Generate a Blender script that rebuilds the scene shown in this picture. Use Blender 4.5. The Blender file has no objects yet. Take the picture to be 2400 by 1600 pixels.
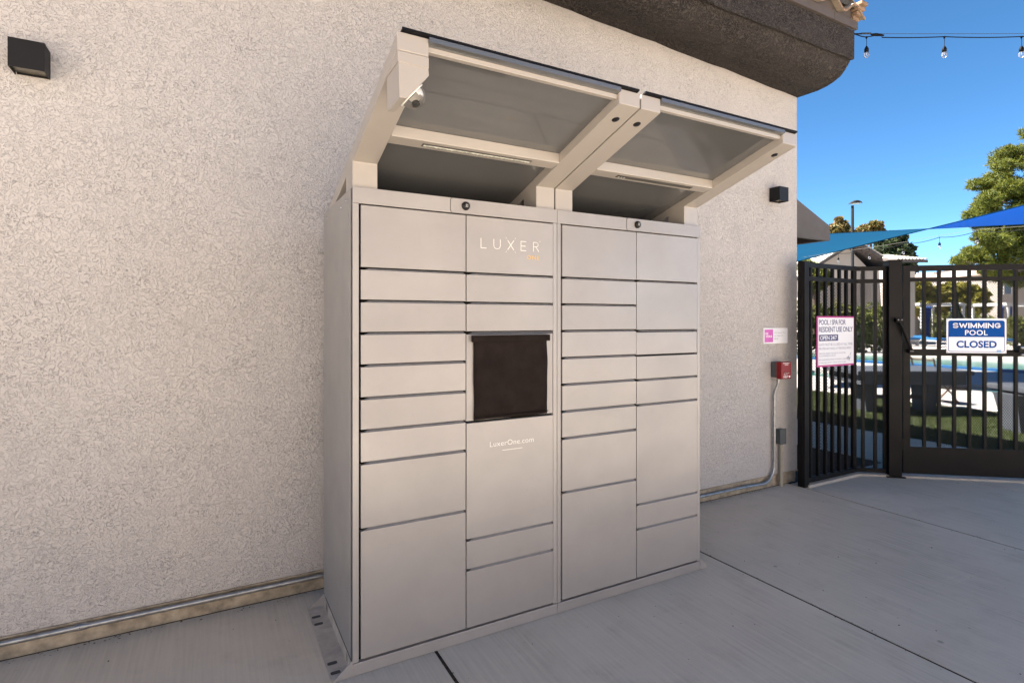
import bpy, bmesh, math, random
import numpy as np
from mathutils import Vector, Matrix
rng = np.random.default_rng(7)
random.seed(7)
SC = bpy.context.scene
COL = SC.collection
R = math.radians

# ------------------------------------------------------------------ camera
cam = bpy.data.cameras.new('camera')
cam.sensor_width = 36.0
cam.lens = 36.0 * 1280 / 2400
cam.shift_y = -51 / 2400
cam.clip_start = 0.05
cam.clip_end = 2000
camo = bpy.data.objects.new('camera', cam)
COL.objects.link(camo)
camo.location = (0, -3.0989, 1.456)
YAW = R(28.7)
camo.rotation_euler = (R(90), 0, -YAW)
SC.camera = camo

# ------------------------------------------------------------------ sky, sun, exposure
SUN_EL, SUN_AZ = R(50.0), R(-51.0)          # azimuth measured from +Y towards +X
w = bpy.data.worlds.new('World')
SC.world = w
w.use_nodes = True
bg = w.node_tree.nodes['Background']
sky = w.node_tree.nodes.new('ShaderNodeTexSky')
sky.sky_type = 'NISHITA'
sky.sun_disc = False
sky.sun_elevation = SUN_EL
sky.sun_rotation = SUN_AZ
sky.air_density = 0.39
sky.dust_density = 0.0
sky.ozone_density = 1.2
hs = w.node_tree.nodes.new('ShaderNodeHueSaturation')
hs.inputs['Saturation'].default_value = 1.2
hs.inputs['Hue'].default_value = 0.491
w.node_tree.links.new(sky.outputs[0], hs.inputs['Color'])
w.node_tree.links.new(hs.outputs[0], bg.inputs[0])
bg.inputs[1].default_value = 0.05
sl = bpy.data.lights.new('sun', 'SUN')
sl.energy = 5.0
sl.angle = R(0.53)
sl.color = (1.0, 0.945, 0.86)
so = bpy.data.objects.new('sun', sl)
COL.objects.link(so)
sd = Vector((math.sin(SUN_AZ) * math.cos(SUN_EL), math.cos(SUN_AZ) * math.cos(SUN_EL), math.sin(SUN_EL)))
so.rotation_euler = sd.to_track_quat('Z', 'Y').to_euler()
so.location = sd * 40
vs = SC.view_settings
vs.view_transform = 'Standard'
vs.look = 'None'
vs.exposure = 2.88
vs.gamma = 1.0
vs.use_curve_mapping = False
try:
    SC.cycles.max_bounces = 8
    SC.cycles.diffuse_bounces = 4
    SC.cycles.transparent_max_bounces = 12
except Exception:
    pass

# ------------------------------------------------------------------ materials
MATS = {}
def N(t, kind, **kw):
    n = t.nodes.new(kind)
    for k, v in kw.items():
        if isinstance(k, str) and hasattr(n, k):
            setattr(n, k, v)
    return n
def L(t, a, b): t.links.new(a, b)
def base(name):
    m = bpy.data.materials.new(name)
    m.use_nodes = True
    t = m.node_tree
    return m, t, t.nodes['Principled BSDF']
def ramp(t, src, stops):
    r = t.nodes.new('ShaderNodeValToRGB')
    e = r.color_ramp.elements
    while len(e) < len(stops): e.new(0.5)
    for i, (p, c) in enumerate(stops):
        e[i].position = p
        e[i].color = (c, c, c, 1) if not hasattr(c, '__len__') else (*c, 1)
    L(t, src, r.inputs[0])
    return r
def mix(t, fac, a, b, mode='MIX'):
    m = t.nodes.new('ShaderNodeMix')
    m.data_type = 'RGBA'
    m.blend_type = mode
    for sock, v in ((m.inputs[0], fac), (m.inputs[6], a), (m.inputs[7], b)):
        if hasattr(v, 'is_linked'): L(t, v, sock)
        elif isinstance(v, (int, float)): sock.default_value = v
        else: sock.default_value = (*v, 1)
    return m.outputs[2]
def coords(t, scale=(1, 1, 1)):
    g = t.nodes.new('ShaderNodeNewGeometry')
    mp = t.nodes.new('ShaderNodeMapping')
    mp.inputs['Scale'].default_value = scale
    L(t, g.outputs['Position'], mp.inputs[0])
    return mp.outputs[0]
def noise(t, vec, scale, detail=2, rough=0.5, dist=0.0):
    n = t.nodes.new('ShaderNodeTexNoise')
    n.inputs['Scale'].default_value = scale
    n.inputs['Detail'].default_value = detail
    n.inputs['Roughness'].default_value = rough
    n.inputs['Distortion'].default_value = dist
    L(t, vec, n.inputs['Vector'])
    return n
def math_(t, op, a, b=0.0, c=None):
    n = t.nodes.new('ShaderNodeMath')
    n.operation = op
    for i, v in enumerate((a, b, c)):
        if v is None: continue
        if hasattr(v, 'is_linked'): L(t, v, n.inputs[i])
        else: n.inputs[i].default_value = v
    return n.outputs[0]
def bump(t, b, height, strength, dist):
    n = t.nodes.new('ShaderNodeBump')
    n.inputs['Strength'].default_value = strength
    n.inputs['Distance'].default_value = dist
    L(t, height, n.inputs['Height'])
    L(t, n.outputs[0], b.inputs['Normal'])

def plain(name, col, rough=0.5, metal=0.0, var=0.12, vscale=6.0, bstr=0.0, bscale=200.0, spec=0.5, coat=0.0, panel=False):
    m, t, b = base(name)
    v = coords(t)
    n = noise(t, v, vscale, 4, 0.6)
    r = ramp(t, n.outputs[0], [(0.3, 1 - var), (0.7, 1 + var * 0.4)])
    cc_ = mix(t, 1.0, col, r.outputs[0], 'MULTIPLY')
    if panel:                                   # each sheet-metal door a touch different, handled and dusty
        oi = t.nodes.new('ShaderNodeObjectInfo')
        cc_ = mix(t, 1.0, cc_, ramp(t, oi.outputs['Random'], [(0.0, 0.945), (1.0, 1.03)]).outputs[0], 'MULTIPLY')
        sm = noise(t, coords(t, (1, 1, 1.6)), 7.5, 5, 0.7, 0.8)
        cc_ = mix(t, math_(t, 'MULTIPLY', ramp(t, sm.outputs[0], [(0.55, 0.0), (0.72, 1.0)]).outputs[0], 0.16), cc_, [c * 0.72 for c in col])
        tiny = noise(t, v, 130, 2, 0.5)
        cc_ = mix(t, math_(t, 'MULTIPLY', ramp(t, tiny.outputs[0], [(0.70, 0.0), (0.76, 1.0)]).outputs[0], 0.25), cc_, [c * 0.6 for c in col])
    L(t, cc_, b.inputs['Base Color'])
    rr = ramp(t, n.outputs[0], [(0.3, min(1, rough * 1.12)), (0.7, rough * 0.92)])
    L(t, rr.outputs[0], b.inputs['Roughness'])
    b.inputs['Metallic'].default_value = metal
    b.inputs['Specular IOR Level'].default_value = spec
    b.inputs['Coat Weight'].default_value = coat
    if bstr:
        hh_ = noise(t, v, bscale, 3, 0.6).outputs[0]
        if panel: hh_ = math_(t, 'ADD', hh_, math_(t, 'MULTIPLY', noise(t, v, 3.4, 1, 0.5).outputs[0], 28.0))
        bump(t, b, hh_, bstr, 0.002)
    MATS[name] = m
    return m

def stucco(name, col, groove_shade, scale, strength=0.9, dist=0.006, amount=0.5, wide=1.0):
    m, t, b = base(name)
    v = coords(t)
    n = noise(t, v, scale, 1.2, 0.5, 1.1)
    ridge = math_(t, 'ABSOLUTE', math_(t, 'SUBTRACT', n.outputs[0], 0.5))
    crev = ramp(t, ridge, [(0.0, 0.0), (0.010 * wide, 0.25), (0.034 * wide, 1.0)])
    fine = noise(t, v, scale * 3.2, 3, 0.6)
    big = noise(t, v, 0.9, 4, 0.55)
    streak = noise(t, coords(t, (2.2, 2.2, 0.35)), 1.6, 4, 0.6)
    patch = noise(t, coords(t, (0.7, 1, 1.4)), 5.0, 4, 0.55)
    mask = ramp(t, patch.outputs[0], [(0.34, 0.25), (0.62, 1.0)])
    c1 = mix(t, ramp(t, big.outputs[0], [(0.3, 0.0), (0.75, 1.0)]).outputs[0], [c * 0.94 for c in col], [min(1, c * 1.05) for c in col])
    c1 = mix(t, math_(t, 'MULTIPLY', ramp(t, streak.outputs[0], [(0.5, 0.0), (0.78, 1.0)]).outputs[0], 0.22), c1, [c * 0.78 for c in col])
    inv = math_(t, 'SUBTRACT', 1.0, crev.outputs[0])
    c2 = mix(t, math_(t, 'MULTIPLY', math_(t, 'MULTIPLY', inv, amount), mask.outputs[0]), c1, groove_shade)  # crevice shade painted into the colour, as bump alone shows too little
    c2 = mix(t, math_(t, 'MULTIPLY', ramp(t, fine.outputs[0], [(0.56, 0.0), (0.74, 1.0)]).outputs[0], 0.16), c2, [c * 0.55 for c in col])
    L(t, c2, b.inputs['Base Color'])
    b.inputs['Roughness'].default_value = 0.92
    b.inputs['Specular IOR Level'].default_value = 0.2
    h = math_(t, 'ADD', math_(t, 'ADD', math_(t, 'MULTIPLY', crev.outputs[0], 0.6), math_(t, 'MULTIPLY', n.outputs[0], 1.2)), math_(t, 'MULTIPLY', fine.outputs[0], 0.45))
    bump(t, b, h, strength, dist)
    MATS[name] = m
    return m

def concrete(name, col, broom=(1, 1, 1), var=0.2, stain=0.35):
    m, t, b = base(name)
    v = coords(t)
    big = noise(t, v, 0.9, 5, 0.6)
    mid = noise(t, v, 4.5, 4, 0.6)
    bc = noise(t, coords(t, broom), 1.0, 4, 0.65)
    spk = noise(t, v, 90, 2, 0.5)
    c = mix(t, ramp(t, big.outputs[0], [(0.3, 0.0), (0.7, 1.0)]).outputs[0], [x * (1 - var) for x in col], [x * (1 + var * 0.5) for x in col])
    c = mix(t, math_(t, 'MULTIPLY', ramp(t, mid.outputs[0], [(0.52, 0.0), (0.75, 1.0)]).outputs[0], stain), c, [col[0] * 0.66, col[1] * 0.64, col[2] * 0.62])
    c = mix(t, math_(t, 'MULTIPLY', ramp(t, bc.outputs[0], [(0.35, 0.0), (0.65, 1.0)]).outputs[0], 0.55), c, [x * 1.2 for x in col])
    sc_ = noise(t, coords(t, (0.9, 5.0, 1)), 1.3, 5, 0.7)
    c = mix(t, math_(t, 'MULTIPLY', ramp(t, sc_.outputs[0], [(0.62, 0.0), (0.74, 1.0)]).outputs[0], 0.3), c, [min(1, x * 1.35) for x in col])
    c = mix(t, math_(t, 'MULTIPLY', ramp(t, spk.outputs[0], [(0.64, 0.0), (0.72, 1.0)]).outputs[0], 0.3), c, [x * 0.6 for x in col])
    oi = t.nodes.new('ShaderNodeObjectInfo')
    c = mix(t, 1.0, c, ramp(t, oi.outputs['Random'], [(0.0, 0.92), (1.0, 1.05)]).outputs[0], 'MULTIPLY')
    spots = t.nodes.new('ShaderNodeTexVoronoi')
    spots.inputs['Scale'].default_value = 3.1
    L(t, v, spots.inputs['Vector'])
    sp = ramp(t, spots.outputs['Distance'], [(0.025, 1.0), (0.05, 0.0)])
    c = mix(t, math_(t, 'MULTIPLY', sp.outputs[0], 0.6), c, [x * 0.35 for x in col])
    L(t, c, b.inputs['Base Color'])
    b.inputs['Roughness'].default_value = 0.85
    b.inputs['Specular IOR Level'].default_value = 0.3
    bump(t, b, math_(t, 'ADD', bc.outputs[0], math_(t, 'MULTIPLY', spk.outputs[0], 0.4)), 0.35, 0.002)
    MATS[name] = m
    return m

def leafmat(name, c1, c2, trans=0.35):
    m, t, b = base(name)
    g = t.nodes.new('ShaderNodeNewGeometry')
    col = mix(t, g.outputs['Random Per Island'], c1, c2)
    L(t, col, b.inputs['Base Color'])
    b.inputs['Roughness'].default_value = 0.6
    b.inputs['Specular IOR Level'].default_value = 0.3
    tr = t.nodes.new('ShaderNodeBsdfTranslucent')
    L(t, mix(t, 0.5, col, c2), tr.inputs[0])
    ms = t.nodes.new('ShaderNodeMixShader')
    ms.inputs[0].default_value = trans
    L(t, b.outputs[0], ms.inputs[1])
    L(t, tr.outputs[0], ms.inputs[2])
    L(t, ms.outputs[0], t.nodes['Material Output'].inputs[0])
    MATS[name] = m
    return m

def sailmat(name, col, trans_col, trans=0.5):
    m, t, b = base(name)
    v = coords(t)
    wv = noise(t, v, 3.0, 3, 0.5)
    L(t, mix(t, ramp(t, wv.outputs[0], [(0.3, 0.0), (0.7, 1.0)]).outputs[0], [c * 0.9 for c in col], col), b.inputs['Base Color'])
    b.inputs['Roughness'].default_value = 0.9
    b.inputs['Specular IOR Level'].default_value = 0.1
    bump(t, b, noise(t, v, 400, 2).outputs[0], 0.15, 0.001)
    tr = t.nodes.new('ShaderNodeBsdfTranslucent')
    tr.inputs[0].default_value = (*trans_col, 1)
    ms = t.nodes.new('ShaderNodeMixShader')
    ms.inputs[0].default_value = trans
    L(t, b.outputs[0], ms.inputs[1])
    L(t, tr.outputs[0], ms.inputs[2])
    L(t, ms.outputs[0], t.nodes['Material Output'].inputs[0])
    MATS[name] = m
    return m

def glassmat(name, tint=(1, 1, 1), opac=0.18):
    m, t, b = base(name)
    b.inputs['Base Color'].default_value = (*tint, 1)
    b.inputs['Roughness'].default_value = 0.04
    b.inputs['Specular IOR Level'].default_value = 0.6
    tp = t.nodes.new('ShaderNodeBsdfTransparent')
    fr = t.nodes.new('ShaderNodeFresnel')
    fr.inputs[0].default_value = 1.45
    ms = t.nodes.new('ShaderNodeMixShader')
    L(t, math_(t, 'ADD', fr.outputs[0], opac), ms.inputs[0])
    L(t, tp.outputs[0], ms.inputs[1])
    L(t, b.outputs[0], ms.inputs[2])
    L(t, ms.outputs[0], t.nodes['Material Output'].inputs[0])
    MATS[name] = m
    return m

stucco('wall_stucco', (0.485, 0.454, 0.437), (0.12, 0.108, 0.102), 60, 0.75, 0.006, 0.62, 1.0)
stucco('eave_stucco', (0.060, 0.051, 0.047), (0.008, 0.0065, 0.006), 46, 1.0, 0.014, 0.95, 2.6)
concrete('slab_concrete', (0.495, 0.437, 0.360), (70, 2.2, 1), 0.2, 0.55)
concrete('deck_concrete', (0.30, 0.275, 0.255), (8, 8, 1), 0.1, 0.12)
concrete('curb_concrete', (0.36, 0.32, 0.28), (20, 20, 20))
plain('plate_paint', (0.42, 0.375, 0.325), 0.7, var=0.25, vscale=15)
plain('slot_shadow', (0.06, 0.055, 0.05), 0.9)
plain('joint_dirt', (0.060, 0.050, 0.041), 0.95, var=0.5, vscale=40, bstr=0.6, spec=0.05)
plain('footing_paint', (0.34, 0.288, 0.222), 0.85, var=0.5, vscale=16, bstr=0.6, bscale=70)
plain('locker_paint', (0.298, 0.279, 0.273), 0.33, metal=0.15, var=0.10, vscale=2.6, bstr=0.10, bscale=500, spec=0.5, panel=True)
plain('locker_side_paint', (0.265, 0.25, 0.237), 0.42, metal=0.08, var=0.10, vscale=2.6, bstr=0.07, bscale=500)
plain('locker_print', (0.72, 0.70, 0.67), 0.5, var=0.03)
plain('canopy_paint', (0.36, 0.325, 0.295), 0.38, metal=0.25, var=0.05, vscale=4.0)
plain('locker_lip', (0.42, 0.42, 0.45), 0.3, metal=0.5, var=0.05)
plain('gap_black', (0.008, 0.007, 0.006), 0.8, var=0.2, spec=0.05)
plain('canopy_sheet', (0.180, 0.180, 0.182), 0.05, metal=0.55, var=0.10, vscale=2.2, spec=0.6)
plain('sheet_edge', (0.006, 0.006, 0.008), 0.5, spec=0.1)
plain('plug_black', (0.008, 0.008, 0.009), 0.4, spec=0.25)
plain('cover_cloth', (0.016, 0.011, 0.0095), 0.85, var=0.25, vscale=14, bstr=0.4, bscale=500, spec=0.1)
plain('print_white', (0.82, 0.80, 0.77), 0.5, var=0.03)
plain('print_gold', (0.62, 0.36, 0.07), 0.5, var=0.03)
plain('led_lens', (0.62, 0.62, 0.55), 0.3, var=0.5, vscale=60)
plain('sconce_black', (0.010, 0.0095, 0.010), 0.5, var=0.1, spec=0.2)
plain('sconce_glass', (0.10, 0.09, 0.07), 0.2)
plain('galvanised', (0.36, 0.365, 0.37), 0.42, metal=0.85, var=0.3, vscale=25)
plain('pipe_paint', (0.30, 0.28, 0.23), 0.6, var=0.2)
plain('box_grey', (0.075, 0.082, 0.085), 0.55, var=0.15, spec=0.3)
plain('phone_red', (0.21, 0.006, 0.009), 0.4, var=0.12, vscale=9, spec=0.3)
plain('bronze_metal', (0.0080, 0.0068, 0.0065), 0.5, var=0.2, vscale=5, spec=0.14)
plain('sign_white', (0.74, 0.74, 0.78), 0.4, var=0.03)
plain('sign_magenta', (0.42, 0.03, 0.20), 0.4, var=0.04)
plain('sign_pink', (0.55, 0.10, 0.42), 0.4, var=0.04)
plain('sign_navy', (0.035, 0.035, 0.13), 0.4, var=0.04)
plain('sign_grey', (0.24, 0.24, 0.33), 0.4, var=0.04)
plain('sign_blue', (0.0015, 0.062, 0.27), 0.6, var=0.05, spec=0.1)
plain('sign_pale_blue', (0.22, 0.38, 0.60), 0.4, var=0.05)
plain('fascia_paint', (0.085, 0.07, 0.064), 0.6, var=0.1, vscale=4, spec=0.25)
plain('tile_clay', (0.34, 0.275, 0.205), 0.85, var=0.3, vscale=9, bstr=0.4, bscale=80)
plain('tile_brown', (0.25, 0.16, 0.10), 0.85, var=0.4, vscale=12, bstr=0.4, bscale=80)
plain('roof_felt', (0.05, 0.045, 0.04), 0.9)
plain('cable_black', (0.006, 0.006, 0.007), 0.7, spec=0.1)
plain('steel_wire', (0.03, 0.03, 0.033), 0.6, spec=0.2)
plain('cord_white', (0.12, 0.11, 0.10), 0.7, spec=0.1)
glassmat('bulb_glass', (0.5, 0.5, 0.55), 0.03)
glassmat('dome_plastic', (0.5, 0.48, 0.46), 0.01)
plain('camera_white', (0.80, 0.77, 0.74), 0.4)
plain('awning_paint', (0.13, 0.115, 0.108), 0.7, var=0.08, spec=0.2)
plain('table_grey', (0.055, 0.06, 0.072), 0.6, var=0.15, spec=0.2)
plain('table_light', (0.50, 0.48, 0.47), 0.6, var=0.1)
plain('rust_orange', (0.07, 0.032, 0.016), 0.7, var=0.3)
plain('pool_tile', (0.004, 0.07, 0.20), 0.35, var=0.3, vscale=30)
plain('white_paint', (0.33, 0.325, 0.32), 0.6, var=0.05)
plain('curtain_blue', (0.004, 0.045, 0.22), 0.8, var=0.2)
plain('cushion_blue', (0.008, 0.10, 0.26), 0.8, var=0.15)
plain('umbrella_cloth', (0.008, 0.011, 0.009), 0.9, var=0.3, spec=0.05)
plain('house_beige', (0.40, 0.345, 0.30), 0.85, var=0.08, vscale=1.2)
plain('block_stucco', (0.53, 0.475, 0.425), 0.9, var=0.1, vscale=1.0)
plain('house_tan', (0.20, 0.145, 0.085), 0.85, var=0.1)
plain('house_brown', (0.13, 0.065, 0.035), 0.85, var=0.15)
plain('house_white', (0.21, 0.187, 0.172), 0.85, var=0.06)
plain('window_dark', (0.05, 0.07, 0.10), 0.15)
plain('rafter_brown', (0.07, 0.055, 0.05), 0.8)
plain('roof_pink', (0.27, 0.185, 0.15), 0.85, var=0.25, vscale=3)
plain('roof_cream', (0.42, 0.38, 0.33), 0.85, var=0.2, vscale=4)
plain('bark', (0.10, 0.07, 0.05), 0.9, var=0.3)
plain('lamp_bronze', (0.012, 0.012, 0.013), 0.6, spec=0.2)
plain('lamp_lens', (0.35, 0.38, 0.33), 0.2)
plain('turf_base', (0.018, 0.026, 0.007), 0.95, var=0.4, vscale=40, bstr=0.5)
plain('desert_ground', (0.46, 0.38, 0.31), 0.95, var=0.2, vscale=0.4)
plain('soil', (0.18, 0.13, 0.09), 0.95, var=0.3)
leafmat('litter', (0.03, 0.02, 0.012), (0.12, 0.08, 0.045), 0.1)
leafmat('turf_blade', (0.022, 0.040, 0.006), (0.055, 0.065, 0.010), 0.3)
leafmat('pine_needle', (0.030, 0.050, 0.008), (0.13, 0.135, 0.013), 0.35)
leafmat('dark_leaf', (0.018, 0.035, 0.014), (0.05, 0.065, 0.022), 0.25)
leafmat('autumn_leaf', (0.16, 0.085, 0.03), (0.10, 0.105, 0.03), 0.3)
leafmat('yellow_leaf', (0.13, 0.13, 0.015), (0.20, 0.17, 0.02), 0.35)
leafmat('hedge_leaf', (0.035, 0.055, 0.012), (0.13, 0.13, 0.02), 0.3)
sailmat('sail_cloth', (0.0008, 0.036, 0.068), (0.0002, 0.026, 0.165), 0.45)
def water():
    m, t, b = base('pool_water')
    v = coords(t, (1, 1, 1))
    b.inputs['Base Color'].default_value = (0.01, 0.16, 0.14, 1)
    b.inputs['Roughness'].default_value = 0.06
    b.inputs['IOR'].default_value = 1.33
    bump(t, b, noise(t, v, 3.5, 3, 0.5, 0.6).outputs[0], 0.35, 0.05)
    MATS['pool_water'] = m
water()

# ------------------------------------------------------------------ mesh building
class MB:
    def __init__(s): s.v = []; s.f = []; s.m = []; s.sm = []
    def add(s, vs, fs, mi=0, sm=False):
        o = len(s.v)
        s.v += [tuple(map(float, p)) for p in vs]
        s.f += [tuple(i + o for i in f) for f in fs]
        s.m += [mi] * len(fs); s.sm += [sm] * len(fs)
        return s
    def box(s, x0, x1, y0, y1, z0, z1, mi=0):
        return s.hexa([(x0, y0, z0), (x1, y0, z0), (x1, y1, z0), (x0, y1, z0), (x0, y0, z1), (x1, y0, z1), (x1, y1, z1), (x0, y1, z1)], mi)
    def hexa(s, p, mi=0):
        return s.add(p, [(0, 3, 2, 1), (4, 5, 6, 7), (0, 1, 5, 4), (1, 2, 6, 5), (2, 3, 7, 6), (3, 0, 4, 7)], mi)
    def prism(s, poly, ax, a, b, mi=0):
        """poly: 2-D outline in the two other axes, extruded along ax from a to b."""
        def P(u, v, k):
            return {'x': (k, u, v), 'y': (u, k, v), 'z': (u, v, k)}[ax]
        n = len(poly)
        vs = [P(u, v, a) for u, v in poly] + [P(u, v, b) for u, v in poly]
        fs = [tuple(range(n)), tuple(range(2 * n - 1, n - 1, -1))]
        fs += [(i, i + n, (i + 1) % n + n, (i + 1) % n) for i in range(n)]
        return s.add(vs, fs, mi)
    def tube(s, path, r, n=10, mi=0, cap=True):
        path = [Vector(p) for p in path]
        rs = r if hasattr(r, '__len__') else [r] * len(path)
        vs, fs = [], []
        ref = None
        for i, p in enumerate(path):
            d = (path[min(i + 1, len(path) - 1)] - path[max(i - 1, 0)]).normalized()
            if ref is None:
                ref = d.cross(Vector((0, 0, 1)) if abs(d.z) < 0.9 else Vector((1, 0, 0))).normalized()
            a = (ref - d * ref.dot(d)).normalized(); ref = a      # carried along the path, so bends never collapse
            b = d.cross(a).normalized()
            for k in range(n):
                t = 2 * math.pi * k / n
                vs.append(p + (a * math.cos(t) + b * math.sin(t)) * rs[i])
        for i in range(len(path) - 1):
            for k in range(n):
                fs.append((i * n + k, i * n + (k + 1) % n, (i + 1) * n + (k + 1) % n, (i + 1) * n + k))
        s.add(vs, fs, mi, True)
        if cap:
            s.add(vs[:n], [tuple(range(n - 1, -1, -1))], mi)
            s.add(vs[-n:], [tuple(range(n))], mi)
        return s
    def lathe(s, prof, c, axis=(0, 0, 1), n=20, mi=0):
        """prof: list of (radius, height along axis)."""
        ax = Vector(axis).normalized()
        ref = Vector((0, 0, 1)) if abs(ax.z) < 0.9 else Vector((1, 0, 0))
        a = ax.cross(ref).normalized(); b = ax.cross(a).normalized()
        c = Vector(c); vs, fs = [], []
        for r, h in prof:
            for k in range(n):
                t = 2 * math.pi * k / n
                vs.append(c + ax * h + (a * math.cos(t) + b * math.sin(t)) * max(r, 1e-5))
        for i in range(len(prof) - 1):
            for k in range(n):
                fs.append((i * n + k, i * n + (k + 1) % n, (i + 1) * n + (k + 1) % n, (i + 1) * n + k))
        return s.add(vs, fs, mi, True)
    def build(s, name, mat, parent=None, bevel=0.0, seg=2, xf=None, off=None, smooth=False):
        me = bpy.data.meshes.new(name)
        v = np.array(s.v, dtype=float)
        if xf is not None: v = np.array([xf(*p) for p in s.v])
        o = Vector((0, 0, 0))
        if parent is not None and off is None:
            o = Vector(parent.get('_o', (0, 0, 0)))
        v = v - np.array(o)
        me.from_pydata(v.tolist(), [], s.f)
        mats = mat if isinstance(mat, (list, tuple)) else [mat]
        for k in mats: me.materials.append(MATS[k])
        me.polygons.foreach_set('material_index', s.m)
        me.polygons.foreach_set('use_smooth', [True] * len(s.f) if smooth else s.sm)
        bm = bmesh.new(); bm.from_mesh(me)
        if not smooth and not any(s.sm): pass
        bmesh.ops.recalc_face_normals(bm, faces=bm.faces)
        if bevel > 0:
            bmesh.ops.remove_doubles(bm, verts=bm.verts, dist=1e-6)
            ed = [e for e in bm.edges if len(e.link_faces) == 2 and e.calc_face_angle(0) > 0.5]
            bmesh.ops.bevel(bm, geom=ed, offset=bevel, segments=seg, profile=0.6, affect='EDGES', clamp_overlap=True)
        bm.to_mesh(me); bm.free()
        ob = bpy.data.objects.new(name, me)
        COL.objects.link(ob)
        if parent is not None:
            ob.parent = parent
            ob['_o'] = tuple(o)
        return ob

def tag(o, label=None, cat=None, group=None, kind=None):
    if label: o['label'] = label
    if cat: o['category'] = cat
    if group: o['group'] = group
    if kind: o['kind'] = kind
    return o
def thing(name, label, cat, loc=(0, 0, 0), rz=0.0, group=None, local=False):
    o = bpy.data.objects.new(name, None)
    o.empty_display_size = 0.1
    COL.objects.link(o)
    o.location = loc
    o.rotation_euler = (0, 0, rz)
    o['_o'] = (0, 0, 0) if local else tuple(loc)
    return tag(o, label, cat, group)
def copy_tree(o, parent=None):
    c = o.copy(); COL.objects.link(c)
    if parent is not None: c.parent = parent
    for ch in list(o.children): copy_tree(ch, c)
    return c
def numpy_obj(name, verts, faces, mat, parent=None):
    me = bpy.data.meshes.new(name)
    v = np.asarray(verts, dtype=np.float32); f = np.asarray(faces, dtype=np.int32)
    if parent is not None: v = v - np.array(parent.get('_o', (0, 0, 0)), dtype=np.float32)
    k = f.shape[1]
    me.vertices.add(len(v)); me.vertices.foreach_set('co', v.ravel())
    me.loops.add(f.size); me.loops.foreach_set('vertex_index', f.ravel())
    me.polygons.add(len(f))
    me.polygons.foreach_set('loop_start', np.arange(len(f), dtype=np.int32) * k)
    me.polygons.foreach_set('loop_total', np.full(len(f), k, dtype=np.int32))
    me.update(calc_edges=True); me.validate()
    me.materials.append(MATS[mat])
    o = bpy.data.objects.new(name, me)
    COL.objects.link(o)
    if parent is not None: o.parent = parent
    return o

def text_faces(s, w=None, h=None, bold=0.0, spacing=1.0):
    """Outline of a line of text as (verts2d, faces), fitted so the ink box is w x h with its corner at 0,0."""
    cu = bpy.data.curves.new('lettering', 'FONT')
    cu.body = s
    cu.offset = bold
    cu.space_character = spacing
    cu.resolution_u = 3
    ob = bpy.data.objects.new('lettering', cu)
    COL.objects.link(ob)
    dg = bpy.context.evaluated_depsgraph_get()
    dg.update()
    me = bpy.data.meshes.new_from_object(ob.evaluated_get(dg))
    v = np.array([q.co[:2] for q in me.vertices])
    f = [tuple(p.vertices) for p in me.polygons]
    bpy.data.objects.remove(ob); bpy.data.curves.remove(cu); bpy.data.meshes.remove(me)
    lo = v.min(0); hi = v.max(0)
    v = v - lo
    ex = hi - lo
    sx = w / ex[0] if w else None
    sy = h / ex[1] if h else None
    if sx is None: sx = sy
    if sy is None: sy = sx
    return v * np.array([sx, sy]), f
def text(mb, s, x, z, w=None, h=None, bold=0.0, spacing=1.0, y=0.0, mi=0, anchor='l'):
    """Adds text facing -Y to mb, lower left ink corner at (x, z)."""
    v, f = text_faces(s, w, h, bold, spacing)
    if anchor == 'c': x = x - v[:, 0].max() / 2
    mb.add([(x + a, y, z + b) for a, b in v], f, mi)
    return mb
def strokes(mb, lines, wd, y, mi=0):
    for ln in lines:
        for (x0, z0), (x1, z1) in zip(ln, ln[1:]):
            d = Vector((x1 - x0, z1 - z0)); l = d.length
            if l < 1e-9: continue
            d /= l; n = Vector((-d.y, d.x)) * wd / 2; e = d * wd * 0.35
            q = [(x0 - e.x + n.x, y, z0 - e.y + n.y), (x0 - e.x - n.x, y, z0 - e.y - n.y), (x1 + e.x - n.x, y, z1 + e.y - n.y), (x1 + e.x + n.x, y, z1 + e.y + n.y)]
            mb.add(q, [(0, 1, 2, 3)], mi)

# ================================================================== THE SETTING
tag(MB().box(-400, 600, -400, 600, -0.6, -0.16).build('ground', 'desert_ground'), kind='structure')

patio = MB().box(-8.2, 7.53, -9.5, 11.99, -0.155, -0.0055).build('patio', 'joint_dirt')
tag(patio, kind='structure')
JX = [-8.2, -6.4, -4.6, -2.8, -0.96, 0.861, 2.690, 4.500, 6.0, 7.54]
def slab(x0, x1, y0, y1):
    g = 0.0078
    MB().box(x0 + g, x1 - g, y0 + g, y1 - g, -0.005, 0.0).build('concrete_slab', 'slab_concrete', patio, bevel=0.0035, seg=2)
for a, b in zip(JX, JX[1:]):
    slab(a, b, -5.2, 12.0 if a >= 4.6 else (0.0 if b < 4.6 else -0.02))
    slab(a, b, -9.5, -5.2)
slab(4.66, 6.0, 0.0, 12.0) if False else None

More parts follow.
